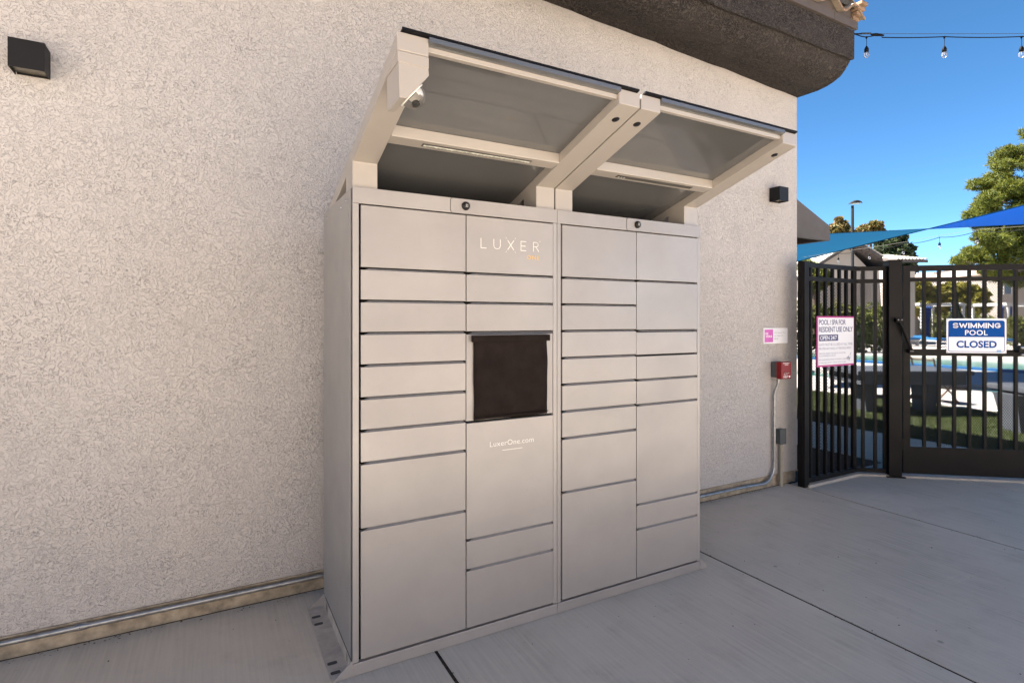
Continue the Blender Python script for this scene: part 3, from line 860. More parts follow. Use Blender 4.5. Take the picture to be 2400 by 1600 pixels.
MB().tube([(4.293, -0.058, 0.926), (4.293, -0.058, 0.940)], 0.016, 12).build('connector', 'galvanised', cr)
jb = thing('junction_box', 'small grey junction box on a short painted pipe by the building corner', 'junction box', (4.37, -0.03, 0.44))
MB().box(4.328, 4.402, -0.050, -0.001, 0.372, 0.500).build('box_body', 'box_grey', jb, bevel=0.004)
MB().box(4.324, 4.406, -0.056, -0.0502, 0.368, 0.504).build('cover_plate', 'box_grey', jb, bevel=0.002)
MB().tube([(4.374, -0.028, -0.02), (4.374, -0.028, 0.372)], 0.0165, 14).build('pipe', 'pipe_paint', jb)
ep = thing('emergency_phone', 'red emergency help phone box on grey backing on the wall', 'emergency phone', (4.30, -0.06, 1.0))
MB().box(4.272, 4.392, -0.058, -0.001, 0.955, 1.090).build('back_box', 'box_grey', ep, bevel=0.003)
rb = MB().box(4.266, 4.398, -0.108, -0.0585, 0.946, 1.092).build('phone_body', 'phone_red', ep, bevel=0.006, seg=3)
m = MB()
text(m, 'EMERGENCY', 4.287, 1.078, 0.090, 0.0085, 0.02, 1, -0.1088); text(m, 'PHONE', 4.310, 1.064, 0.046, 0.0085, 0.02, 1, -0.1088)
text(m, 'HELP', 4.292, 0.957, 0.060, 0.016, 0.025, 1, -0.1088)
text(m, 'PUSH FOR', 4.296, 0.978, 0.052, 0.007, 0.01, 1, -0.1088)
arc = [(4.318 + 0.013 * math.cos(t), 0.990 + 0.013 * math.sin(t)) for t in np.linspace(0.25, math.pi - 0.25, 9)]
strokes(m, [arc], 0.006, -0.1088)
strokes(m, [[(4.357 + 0.012 * math.cos(t), 0.992 + 0.006 * math.sin(t)) for t in np.linspace(0.2, math.pi - 0.2, 7)]], 0.004, -0.1088)
m.build('lettering', 'print_white', ep)
MB().lathe([(0.0, 0.006), (0.008, 0.006), (0.009, 0.0)], (4.372, -0.108, 0.966), (0, -1, 0), 14).build('push_button', 'print_white', ep)

ad = thing('address_sign', 'small white address plate with a pink RE VERB square on the stucco', 'address sign', (4.33, 0, 1.315))
MB().box(4.168, 4.494, -0.008, 0.0, 1.248, 1.384).build('plate', 'sign_white', ad, bevel=0.0015)
MB().box(4.180, 4.292, -0.0092, -0.0081, 1.260, 1.371).build('pink_square', 'sign_pink', ad)
m = MB()
text(m, 'RE', 4.191, 1.325, 0.037, 0.019, 0.02, 1.1, -0.0097); text(m, 'VERB', 4.191, 1.301, 0.088, 0.019, 0.02, 1.1, -0.0097)
m.build('lettering', 'print_white', ad)
m = MB()
text(m, '5755 Reverb Way', 4.310, 1.334, 0.150, 0.0135, 0.0, 1, -0.0088); text(m, 'Las Vegas, NV', 4.310, 1.308, 0.122, 0.0135, 0.0, 1, -0.0088); text(m, '89147', 4.310, 1.283, 0.052, 0.0115, 0.0, 1, -0.0088)
m.build('lettering', 'sign_grey', ad)

# ================================================================== FENCE AND GATE
G0 = Vector((5.315, -0.140)); U = Vector((0.7826, -0.6225)); NF = Vector((-0.6225, -0.7826))   # NF points to the camera side
def gx(t, o, z): return (G0.x + U.x * t + NF.x * o, G0.y + U.y * t + NF.y * o, z)
def expanded(t0, t1, z0, z1, cw=0.0195, ch=0.0290, sw=0.0050, th=0.0024):
    """Expanded-metal sheet in (t, o, z): zig-zag strands of triangular section."""
    V_, F_ = [], []
    nc = int((t1 - t0) / (cw / 2)); nr = int((z1 - z0) / (ch / 2)); base_ = 0
    zz = z0 + np.arange(nr + 1) * ch / 2
    for i in range(nc):
        c = t0 + (i + 0.5) * cw / 2
        sgn = 1 if i % 2 == 0 else -1
        tt = c + sgn * np.where(np.arange(nr + 1) % 2 == 0, 1, -1) * (cw / 4 - sw * 0.15)
        ring = np.stack([np.stack([tt - sw / 2, np.zeros(nr + 1), zz], 1), np.stack([tt + sw / 2, np.zeros(nr + 1), zz], 1), np.stack([tt, np.full(nr + 1, th), zz + 0.0008], 1)], 1)
        V_.append(ring.reshape(-1, 3))
        k = np.arange(nr)[:, None] * 3 + base_
        for a, b in ((0, 1), (1, 2), (2, 0)):
            F_.append(np.concatenate([k + a, k + b, k + 3 + b, k + 3 + a], 1))
        base_ += (nr + 1) * 3
    return np.concatenate(V_), np.concatenate(F_)
def xmesh(parent, t0, t1, z0, z1, f, label=None):
    v, fc = expanded(t0, t1, z0, z1)
    o = numpy_obj('mesh_screen', np.array([f(*p) for p in v]), fc, 'bronze_metal', parent)
    o['kind'] = 'stuff'
    return o
fa = lambda t, o, z: (t, -0.140 - o, z)
fe = thing('metal_fence', 'dark bronze picket fence panel cornering between the building and gate', 'fence', (4.9, -0.14, 0))
def fbox(t0, t1, o0, o1, z0, z1, name, f, parent, bevel=0.002, mat='bronze_metal'):
    return MB().box(t0, t1, o0, o1, z0, z1).build(name, mat, parent, bevel=bevel, xf=f)
fbox(4.484, 4.550, -0.030, 0.034, 0.003, 1.965, 'post', fa, fe)
fbox(4.474, 4.484, -0.026, 0.022, 0.25, 1.70, 'wall_bracket', fa, fe)
for z0, z1 in ((1.915, 1.955), (1.797, 1.835), (0.030, 0.066)):
    fbox(4.551, 5.312, -0.019, 0.019, z0, z1, 'rail', fa, fe)
    fbox(0.004, 0.256, -0.019, 0.019, z0, z1, 'rail', gx, fe)
for x in (4.616, 4.726, 4.834, 4.942, 5.049, 5.156, 5.264):
    fbox(x - 0.0125, x + 0.0125, -0.0125, 0.0125, 0.067, 1.914, 'picket', fa, fe, 0.0015)
for t in (-0.010, 0.060, 0.165, 0.246):
    fbox(t - 0.0125, t + 0.0125, -0.0125, 0.0125, 0.067, 1.914, 'picket', gx, fe, 0.0015)
fbox(0.259, 0.368, -0.055, 0.055, 0.003, 1.998, 'gate_post', gx, fe, 0.003)
fbox(0.255, 0.372, -0.059, 0.059, 1.9985, 2.006, 'post_cap', gx, fe, 0.002)
fbox(0.235, 0.392, -0.079, 0.079, 0.001, 0.012, 'base_plate', gx, fe, 0.002)
xmesh(fe, 4.555, 5.30, 0.068, 1.80, lambda t, o, z: fa(t, o - 0.016, z))
xmesh(fe, 0.004, 0.255, 0.068, 1.80, lambda t, o, z: gx(t, o - 0.016, z))
cb_ = MB()
cb_.hexa([(4.53, -0.19, -0.01), (5.29, -0.195, -0.01), (5.33, -0.08, -0.01), (4.53, -0.08, -0.01), (4.53, -0.185, 0.022), (5.29, -0.19, 0.022), (5.33, -0.085, 0.022), (4.53, -0.085, 0.022)])
a = [gx(-0.02, 0.05, 0), gx(1.9, 0.05, 0), gx(1.9, -0.07, 0), gx(-0.02, -0.07, 0)]
cb_.hexa([(p[0], p[1], -0.01) for p in a] + [(p[0], p[1], 0.018) for p in a])
tag(cb_.build('kerb', 'curb_concrete', bevel=0.005), kind='structure')

ga = thing('metal_gate', 'dark bronze pool gate of pickets over mesh with solid kick plate', 'gate', gx(0.39, 0, 0.03))
fbox(0.392, 0.452, -0.022, 0.022, 0.035, 1.957, 'stile', gx, ga)
fbox(1.520, 1.580, -0.022, 0.022, 0.035, 1.957, 'stile', gx, ga)
for z0, z1 in ((1.905, 1.957), (1.808, 1.846), (1.125, 1.184)):
    fbox(0.453, 1.519, -0.018, 0.018, z0, z1, 'rail', gx, ga)
for k in range(8):
    t = 0.576 + k * 0.1235
    fbox(t - 0.0125, t + 0.0125, -0.0115, 0.0125, 0.284, 1.904, 'picket', gx, ga, 0.0015) if k < 8 else None
fbox(0.453, 1.519, -0.004, 0.016, 0.035, 0.283, 'kick_plate', gx, ga)
xmesh(ga, 0.440, 1.53, 0.285, 1.815, lambda t, o, z: gx(t, o - 0.0165, z))
for z in (0.30, 1.72):
    MB().tube([gx(0.381, 0.030, z - 0.055), gx(0.381, 0.030, z + 0.055)], 0.011, 12).build('hinge', 'bronze_metal', ga)
    fbox(0.372, 0.415, 0.0225, 0.030, z - 0.04, z + 0.04, 'hinge_leaf', gx, ga, 0.001)
cl = MB().tube([gx(0.330, 0.085, 1.44), gx(0.352, 0.088, 1.40), gx(0.44, 0.065, 1.175)], [0.017, 0.017, 0.014], 12).build('gate_closer', 'bronze_metal', ga)
fbox(0.300, 0.360, 0.056, 0.10, 1.435, 1.470, 'closer_bracket', gx, ga, 0.003)
fbox(0.420, 0.458, 0.023, 0.075, 1.150, 1.185, 'closer_bracket', gx, ga, 0.003)
for t, z, o in ((0.315, 1.455, 0.100), (0.345, 1.455, 0.100), (0.430, 1.168, 0.075), (0.448, 1.168, 0.075)):
    MB().lathe([(0.0, 0.004), (0.005, 0.0035), (0.006, 0.0)], gx(t, o, z), (NF.x, NF.y, 0), 10).build('bolt', 'galvanised', ga)
fbox(1.300, 1.470, 0.0185, 0.070, 1.165, 1.225, 'latch_box', gx, ga, 0.006)
MB().tube([gx(1.305, 0.085, 1.145), gx(1.47, 0.085, 1.140)], 0.011, 10).build('latch_lever', 'galvanised', ga)
MB().lathe([(0.0, 0.01), (0.013, 0.009), (0.015, 0.0)], gx(1.325, 0.070, 1.208), (NF.x, NF.y, 0), 14).build('lock_cylinder', 'galvanised', ga)

# pool rules sign on the fence
ps = thing('pool_rules_sign', 'white pool and spa rules sign with magenta border on the fence', 'sign', (4.96, -0.155, 1.26))
x0, x1, z0, z1, ys = 4.678, 5.246, 1.035, 1.487, -0.1565
MB().box(x0, x1, ys - 0.004, ys, z0, z1).build('border', 'sign_magenta', ps, bevel=0.001)
MB().box(x0 + 0.020, x1 - 0.006, ys - 0.0050, ys - 0.0041, z0 + 0.016, z1 - 0.014).build('panel', 'sign_white', ps)
Y1, Y2 = ys - 0.0056, ys - 0.0062
cz = lambda q: z1 - (q - 115) / 1315 * 0.452      # rows measured on the sign itself
cx_ = lambda q: x0 + (q - 175) / 975 * 0.568
m = MB()
text(m, 'POOL / SPA FOR', x0 + 0.030, 1.409, 0.405, 0.047, 0.012, 0.9, Y1)
text(m, 'RESIDENT USE ONLY', x0 + 0.030, 1.345, 0.515, 0.047, 0.012, 0.9, Y1)
m.box(x0 + 0.030, x0 + 0.316, Y1 - 0.0004, Y1, 1.265, 1.322)
m.build('lettering', 'sign_navy', ps)
text(MB(), 'OPEN 24/7', x0 + 0.045, 1.275, 0.252, 0.037, 0.012, 0.9, Y2).build('lettering', 'sign_white', ps)
m = MB()
text(m, 'GATE MUST BE CLOSED AT ALL TIMES', x0 + 0.030, 1.222, 0.515, 0.023, 0.0, 0.9, Y1)
text(m, 'PROPER BATHING ATTIRE REQUIRED', x0 + 0.030, 1.184, 0.490, 0.023, 0.0, 0.9, Y1)
text(m, 'PERSONS UNDER THE AGE OF 14 MUST BE', x0 + 0.030, 1.147, 0.400, 0.013, 0.0, 0.9, Y1)
text(m, 'ACCOMPANIED BY ADULT', x0 + 0.030, 1.127, 0.250, 0.013, 0.0, 0.9, Y1)
text(m, 'NO GLASS OR ALCOHOL IN THE POOL AREA', x0 + 0.030, 1.092, 0.410, 0.013, 0.0, 0.9, Y1)
text(m, 'NO LIFEGUARD ON DUTY   SWIM AT YOUR OWN RISK', x0 + 0.030, 1.067, 0.410, 0.009, 0.0, 0.9, Y1)
m.build('lettering', 'sign_grey', ps)
m = MB(); text(m, 'ely', x0 + 0.448, 1.078, 0.062, 0.048, 0.0, 0.85, Y1)
strokes(m, [[(x0 + 0.502, 1.125), (x0 + 0.520, 1.155)]], 0.004, Y1)
m.build('lettering', 'sign_navy', ps)
# closed sign on the gate
cs = thing('closed_sign', 'blue and white SWIMMING POOL CLOSED sign on the gate', 'sign', gx(0.99, 0.02, 1.31))
t0, t1, z0, z1, o0 = 0.749, 1.231, 1.153, 1.466, 0.0205
sg = lambda t, o, z: gx(t, o0 - o, z)     # o grows away from the camera, like y
MB().box(t0, t1, -0.003, 0.0, z0, z1).build('plate', 'sign_white', cs, xf=sg, bevel=0.001)
def rrect(a, b, c, d, r, k=6):
    out = []
    for (cx, cz, s0) in ((b - r, d - r, 0), (a + r, d - r, 90), (a + r, c + r, 180), (b - r, c + r, 270)):
        out += [(cx + r * math.cos(R(s0 + 90 * i / k)), cz + r * math.sin(R(s0 + 90 * i / k))) for i in range(k + 1)]
    return out
zm = 1.299
m = MB()
oc = rrect(t0 + 0.0145, t1 - 0.0135, z0 + 0.0115, z1 - 0.0165, 0.020); ic = rrect(t0 + 0.0185, t1 - 0.0175, z0 + 0.0155, z1 - 0.0205, 0.016)
k = len(oc)
m.add([(x, -0.0036, z) for x, z in oc] + [(x, -0.0036, z) for x, z in ic], [(i, (i + 1) % k, (i + 1) % k + k, i + k) for i in range(k)])
up = [(x, z) for x, z in ic if z > zm]
i0 = max(range(len(ic)), key=lambda i: 0)
m.add([(t1 - 0.0173, -0.0036, zm)] + [(x, -0.0036, z) for x, z in ic[:14]] + [(t0 + 0.0183, -0.0036, zm)], [tuple(range(16))])
text(m, 'CLOSED', (t0 + t1) / 2 + 0.002, 1.200, 0.325, 0.066, 0.036, 1.02, -0.0036, 0, 'c')
m.build('lettering', 'sign_blue', cs, xf=sg)
m = MB()
h_, wd_, g_ = 0.048, 0.0112, 0.0056
e_ = wd_ / 2
xx_ = (t0 + t1) / 2 - 0.1905; zb_ = 1.379; zt_ = zb_ + h_
def arc_(cx, cz, rx, rz, a0, a1, n_=9): return [(cx + rx * math.cos(R(a0 + (a1 - a0) * i / n_)), cz + rz * math.sin(R(a0 + (a1 - a0) * i / n_))) for i in range(n_ + 1)]
for ch_, w_ in (('S', 0.046), ('W', 0.068), ('I', 0.0115), ('M', 0.055), ('M', 0.055), ('I', 0.0115), ('N', 0.050), ('G', 0.050)):
    l_, r_ = xx_ + e_, xx_ + w_ - e_
    c_ = (l_ + r_) / 2; zl, zh = zb_ + e_, zt_ - e_; q_ = (zh - zl) / 4; rx_ = (r_ - l_) / 2
    if ch_ == 'S': ps = [arc_(c_, zh - q_, rx_, q_, 25, 270) + arc_(c_, zl + q_, rx_, q_, 90, -155)[1:]]
    elif ch_ == 'W': ps = [[(l_, zt_ - 0.004), (l_ + rx_ * 0.5, zl), (c_, zt_ - 0.008), (r_ - rx_ * 0.5, zl), (r_, zt_ - 0.004)]]
    elif ch_ == 'I': ps = [[(c_, zb_ + 0.004), (c_, zt_ - 0.004)]]
    elif ch_ == 'M': ps = [[(l_, zb_ + 0.004), (l_, zt_ - 0.004), (c_, zb_ + 0.008), (r_, zt_ - 0.004), (r_, zb_ + 0.004)]]
    elif ch_ == 'N': ps = [[(l_, zb_ + 0.004), (l_, zt_ - 0.004), (r_, zb_ + 0.004), (r_, zt_ - 0.004)]]
    else: ps = [arc_(c_, (zl + zh) / 2, rx_, 2 * q_, 40, 330, 14) + [(r_, (zl + zh) / 2 - 0.002), (c_ + 0.003, (zl + zh) / 2 - 0.002)]]
    strokes(m, ps, wd_ * (0.86 if ch_ in 'WMN' else 1.0), -0.0044)
    xx_ += w_ + g_
text(m, 'POOL', (t0 + t1) / 2, 1.315, 0.182, 0.047, 0.014, 1.08, -0.0044, 0, 'c')
m.build('lettering', 'sign_white', cs, xf=sg)
MB().box(t1 - 0.078, t1 - 0.042, -0.0044, -0.0038, z0 + 0.006, z0 + 0.030).build('maker_sticker', 'sign_pale_blue', cs, xf=sg)
for t in (t0 + 0.008, t1 - 0.009):
    for z in (z0 + 0.008, z1 - 0.008):
        MB().lathe([(0.0, 0.0), (0.003, 0.0001), (0.0031, -0.001)], gx(t, o0 + 0.0038, z), (NF.x, NF.y, 0), 8).build('screw_hole', 'gap_black', cs)

# ================================================================== STRING LIGHTS
def bulb_parts(root, p, cable='cable_black', s=1.0):
    x, y, z = p
    MB().tube([(x, y, z + 0.004), (x, y, z - 0.012 * s)], [0.009 * s, 0.006 * s], 8).build('cable_tee', cable, root)
    MB().tube([(x, y, z - 0.010 * s), (x + 0.003, y, z - 0.04 * s), (x, y, z - 0.075 * s)], 0.0022 * s, 6).build('drop_cord', cable, root)
    so_ = MB().lathe([(0.003 * s, 0), (0.010 * s, -0.012 * s), (0.0165 * s, -0.026 * s), (0.0165 * s, -0.050 * s), (0.0, -0.050 * s)], (x, y, z - 0.072 * s), (0, 0, 1), 14).build('socket', cable, root)
    MB().lathe([(0.012 * s, -0.050 * s), (0.0175 * s, -0.062 * s), (0.0195 * s, -0.076 * s), (0.016 * s, -0.090 * s), (0.008 * s, -0.099 * s), (0.0, -0.101 * s)], (x, y, z - 0.072 * s), (0, 0, 1), 14).build('bulb', 'bulb_glass', so_)
    MB().tube([(x - 0.004 * s, y, z - 0.124 * s), (x - 0.003 * s, y, z - 0.145 * s), (x + 0.003 * s, y, z - 0.145 * s), (x + 0.004 * s, y, z - 0.124 * s)], 0.0012 * s, 6).build('filament', 'camera_white', so_)
st = thing('string_lights', 'near string of lights leaving the brown eave corner across the sky', 'string lights', (4.66, -0.51, 3.80))
RT = Vector((math.cos(YAW), -math.sin(YAW), 0))
A0 = Vector((4.652, -0.505, 3.812))
pt = lambda s, dz=0.0: A0 + RT * s + Vector((0, 0, dz + 0.002 * s))
MB().tube([pt(0.10, 0.002), pt(0.9, 0.0), pt(3.2, 0.004)], 0.0018, 6).build('support_wire', 'steel_wire', st)
bs = [0.092, 0.735, 1.372, 2.01, 2.65]
cab = [pt(0.0, -0.003), pt(0.05, -0.020), pt(0.092, -0.026), pt(0.16, -0.014), pt(0.22, -0.016)]
for a, b in zip(bs, bs[1:]):
    for u in np.linspace(0.2 if a < 0.1 else 0.02, 1, 8): cab.append(pt(a + (b - a) * u, -0.024 - 0.012 * 4 * u * (1 - u) * 0.6))
MB().tube(cab, 0.0042, 8).build('cable', 'cable_black', st)
MB().tube([pt(0.05, 0.004), pt(0.128, 0.004)], 0.007, 8).build('turnbuckle', 'steel_wire', st)
MB().tube([pt(0.13, -0.004), pt(0.17, -0.006), pt(0.235, -0.012)], [0.007, 0.013, 0.006], 8).build('plug', 'cable_black', st)
MB().tube([pt(-0.01, 0.0), pt(0.05, 0.002)], 0.006, 8).build('eye_hook', 'cable_black', st)
for s in bs: bulb_parts(st, pt(s, -0.026))

def at(px, py, d):
    f = Vector((math.sin(YAW), math.cos(YAW), 0))
    return Vector(camo.location) + f * d + RT * ((px - 1200) / 1280 * d) + Vector((0, 0, -(py - 749) / 1280 * d))
s2 = thing('string_lights', 'far string of lights hanging below the blue shade sail', 'string lights', at(2037, 584, 11.0))
pts2 = [at(1840, 612, 12.8), at(1901, 603, 12.3), at(1965, 594, 11.7), at(2037.5, 584, 11.0), at(2117, 571.5, 10.2), at(2202, 556, 9.5), at(2290, 542, 8.8), at(2420, 534, 8.0)]
path = []
for a, b in zip(pts2, pts2[1:]):
    for u in np.linspace(0, 0.875, 6): path.append(a.lerp(b, u) - Vector((0, 0, 0.03 * 4 * u * (1 - u))))
MB().tube(path + [pts2[-1]], 0.005, 6).build('cable', 'cable_black', s2)
MB().tube([p + Vector((0, 0, 0.03)) for p in pts2], 0.0025, 6).build('support_wire', 'cord_white', s2)
for p in pts2[1:-1]: bulb_parts(s2, p, s=1.15)

# ================================================================== SHADE SAIL
ss = thing('shade_sail', 'twisted blue fabric shade sail stretched over the pool area', 'shade sail', (15, 4, 3.6))
eA, eB = at(1868, 614, 12.0), at(2400, 480, 12.0)
eC, eD = at(2400, 526, 16.0), at(1947, 547, 16.0)
A_ = eA - (eB - eA) * 0.30; B_ = eB + (eB - eA) * 0.28
D_ = eD - (eC - eD) * 0.42; C_ = eC + (eC - eD) * 0.25
nu, nv = 30, 14; vs_, fs_ = [], []
for j in range(nv + 1):
    for i in range(nu + 1):
        u, v = i / nu, j / nv
        p = A_.lerp(B_, u).lerp(D_.lerp(C_, u), v)
        cen = (A_ + B_ + C_ + D_) / 4
        pull = 0.05 * (4 * u * (1 - u)) * (2 * v - 1) ** 4
        p = p + ((A_.lerp(B_, u) + D_.lerp(C_, u)) / 2 - p) * pull
        vs_.append(p)
for j in range(nv):
    for i in range(nu):
        a = j * (nu + 1) + i
        fs_.append((a, a + 1, a + nu + 2, a + nu + 1))
MB().add(vs_, fs_, 0, True).build('fabric', 'sail_cloth', ss)
row = lambda j: [vs_[j * (nu + 1) + i] for i in range(nu + 1)]
MB().tube(row(0), 0.012, 6).build('edge_webbing', 'sail_cloth', ss)
MB().tube(row(nv), 0.012, 6).build('edge_webbing', 'sail_cloth', ss)
for c, off in ((A_, Vector((-0.6, 0.3, 0))), (B_, Vector((0.5, -0.8, 0))), (C_, Vector((0.6, -0.3, 0))), (D_, Vector((-0.7, 0.5, 0)))):
    q = c + off
    MB().tube([(q.x, q.y, 0.0), (q.x, q.y, c.z + 0.25)], 0.07, 12).build('mast', 'bronze_metal', ss)
    MB().tube([c, q + Vector((0, 0, 0.1))], 0.01, 6).build('tension_cable', 'steel_wire', ss)

# ================================================================== BACKGROUND THINGS
def local(name, label, cat, px, d, group=None, z=0.0):
    p = at(px, 749, d); 
    return thing(name, label, cat, (p.x, p.y, z), -YAW, group, local=True)
class K:
    """Maps photo columns/rows at one distance to local metres of a thing standing at column px0."""
    def __init__(s, px0, d): s.p = px0; s.d = d
    def x(s, px): return (px - s.p) * s.d / 1280
    def z(s, py): return 1.456 - (py - 749) * s.d / 1280
def leaves(name, parent, blobs, size, mat, kind='quad', flat=0.5):
    C_, Rr, cnt = [], [], []
    P = []
    for cx, cy, cz, rx, ry, rz, nn in blobs:
        d = rng.normal(size=(nn, 3)); d /= np.linalg.norm(d, axis=1)[:, None]
        r = rng.uniform(0.25, 1.0, nn) ** 0.45
        r = r * (1 + 0.18 * np.sin(d[:, 0] * 5 + cx) * np.cos(d[:, 2] * 6 + cz))
        P.append(np.array([cx, cy, cz]) + d * r[:, None] * np.array([rx, ry, rz]))
    P = np.concatenate(P); nn = len(P)
    a = rng.normal(size=(nn, 3)); a /= np.linalg.norm(a, axis=1)[:, None]
    b = np.cross(a, rng.normal(size=(nn, 3))); b /= np.linalg.norm(b, axis=1)[:, None]
    s = size * rng.uniform(0.6, 1.3, nn)[:, None]
    if kind == 'quad':
        V_ = np.stack([P - a * s, P - b * s * flat, P + a * s, P + b * s * flat], 1).reshape(-1, 3)
        F_ = np.arange(nn * 4).reshape(-1, 4)
    else:                                   # needle tuft: thin blades fanning from one point
        k = 7; VV = []
        up = np.array([0, 0, 0.5])
        for q in range(k):
            e = rng.normal(size=(nn, 3)) + up; e /= np.linalg.norm(e, axis=1)[:, None]
            g = np.cross(e, rng.normal(size=(nn, 3))); g /= np.linalg.norm(g, axis=1)[:, None]
            VV.append(np.stack([P - g * s * 0.09, P + g * s * 0.09, P + e * s], 1))
        V_ = np.stack(VV, 1).reshape(-1, 3); F_ = np.arange(len(V_)).reshape(-1, 3)
    return numpy_obj(name, V_, F_, mat, parent)

# picnic / games tables on the lawn
def table(label, cx, cy, lx, ly, zt, rz, lp=0.26, ap=0.22):
    r = thing('outdoor_table', label, 'table', (cx, cy, -0.012), R(rz), 'grey outdoor tables on the lawn', local=True)
    MB().box(-lx / 2, lx / 2, -ly / 2, ly / 2, zt - 0.07, zt).build('table_top', 'table_grey', r, bevel=0.015)
    MB().box(-lx / 2 + 0.08, lx / 2 - 0.08, -ly / 2 + 0.06, ly / 2 - 0.06, zt - ap, zt - 0.071).build('apron', 'table_grey', r, bevel=0.006)
    for s in (-1, 1):
        m = MB().hexa([(s * lx * lp - 0.07, -0.14, 0), (s * lx * lp + 0.07, -0.14, 0), (s * lx * lp + 0.07, 0.14, 0), (s * lx * lp - 0.07, 0.14, 0),
                       (s * lx * (lp + 0.03) - 0.11, -0.2, zt - ap - 0.001), (s * lx * (lp + 0.03) + 0.11, -0.2, zt - ap - 0.001), (s * lx * (lp + 0.03) + 0.11, 0.2, zt - ap - 0.001), (s * lx * (lp + 0.03) - 0.11, 0.2, zt - ap - 0.001)])
        m.build('leg', 'table_grey', r, bevel=0.006)
    MB().box(-lx * 0.24, lx * 0.24, -0.03, 0.03, 0.20, 0.26).build('stretcher', 'table_grey', r)
    return r
table('grey outdoor table on the lawn seen below the pool rules sign', 9.62, 1.66, 1.75, 1.0, 0.69, -30)
table('grey outdoor table partly cut off at the right beyond the gate', 9.95, -0.47, 1.9, 0.9, 0.60, -34, 0.44, 0.10)
ch = thing('folding_chair', 'rusty brown folding chair frame on the deck behind the table', 'chair', (11.15, 1.75, 0), R(70), local=True)
for s in (-0.22, 0.22):
    MB().tube([(s, -0.25, 0.0), (s, 0.18, 0.45), (s, 0.28, 0.8)], 0.014, 8).build('leg', 'rust_orange', ch)
    MB().tube([(s, 0.25, 0.0), (s, -0.2, 0.43)], 0.014, 8).build('leg', 'rust_orange', ch)
MB().box(-0.22, 0.22, -0.2, 0.2, 0.42, 0.445).build('seat', 'rust_orange', ch)
for z_ in (0.60, 0.74): MB().box(-0.22, 0.22, 0.24, 0.255, z_, z_ + 0.03).build('back_slat', 'rust_orange', ch)
MB().tube([(-0.22, -0.24, 0.02), (0.22, -0.24, 0.02)], 0.012, 8).build('stretcher', 'rust_orange', ch)

# closed umbrella
um = local('patio_umbrella', 'closed dark patio umbrella behind the closed sign', 'umbrella', 2240, 11.5)
MB().tube([(0, 0, 0.0), (0, 0, 2.1)], 0.022, 10).build('pole', 'bronze_metal', um)
m = MB(); vs_, fs_ = [], []; q = 24
for i, (z, r_) in enumerate(((2.05, 0.015), (1.98, 0.03), (1.8, 0.04), (1.62, 0.06), (1.45, 0.12), (1.20, 0.17))):
    for kk in range(q):
        t = 2 * math.pi * kk / q
        rr = r_ * (1 + 0.28 * math.sin(t * 8 + i * 0.3))
        vs_.append((rr * math.cos(t), rr * math.sin(t), z + 0.03 * math.sin(t * 4) * (i == 5)))
for i in range(5):
    for kk in range(q): fs_.append((i * q + kk, i * q + (kk + 1) % q, (i + 1) * q + (kk + 1) % q, (i + 1) * q + kk))
m.add(vs_, fs_, 0, True).build('canopy', 'umbrella_cloth', um)
MB().lathe([(0.0, 0.07), (0.25, 0.06), (0.28, 0.0)], (0, 0, 0), (0, 0, 1), 20).build('base', 'bronze_metal', um)

# street lamp
lp = local('street_lamp', 'tall dark lamp post with a leaf shaped head above the shade sail', 'street lamp', 1998, 26)
k = K(1998, 26)
MB().tube([(0, 0, -0.15), (0, 0, k.z(482))], [0.075, 0.06], 14).build('pole', 'lamp_bronze', lp)
hd = MB(); vs_, fs_ = [], []; nn = 12; q = 12
for i in range(nn + 1):
    u = i / nn
    x = -0.20 + u * 0.68
    wv_ = 0.16 * math.sin(math.pi * min(1, u * 0.97 + 0.03)) ** 0.7 + 0.01
    zc = k.z(481) + 0.14 * math.sin(math.pi * (0.1 + 0.7 * u)) + 0.03 * u
    for j in range(q):
        t = 2 * math.pi * j / q
        vs_.append((x, wv_ * math.cos(t), zc + (0.085 if math.sin(t) > 0 else 0.05) * math.sin(math.pi * min(1, u * 0.97 + 0.03)) * math.sin(t) + 0.0))
for i in range(nn):
    for j in range(q): fs_.append((i * q + j, i * q + (j + 1) % q, (i + 1) * q + (j + 1) % q, (i + 1) * q + j))
fs_ += [tuple(range(q)), tuple(nn * q + j for j in range(q))]
hd.add(vs_, fs_, 0, True); hd.build('lamp_head', 'lamp_bronze', lp)
MB().hexa([(-0.02, -0.10, k.z(481) + 0.055), (0.34, -0.10, k.z(481) + 0.075), (0.34, 0.10, k.z(481) + 0.075), (-0.02, 0.10, k.z(481) + 0.055), (-0.02, -0.10, k.z(481) + 0.09), (0.34, -0.10, k.z(481) + 0.11), (0.34, 0.10, k.z(481) + 0.11), (-0.02, 0.10, k.z(481) + 0.09)]).build('lens', 'lamp_lens', lp)

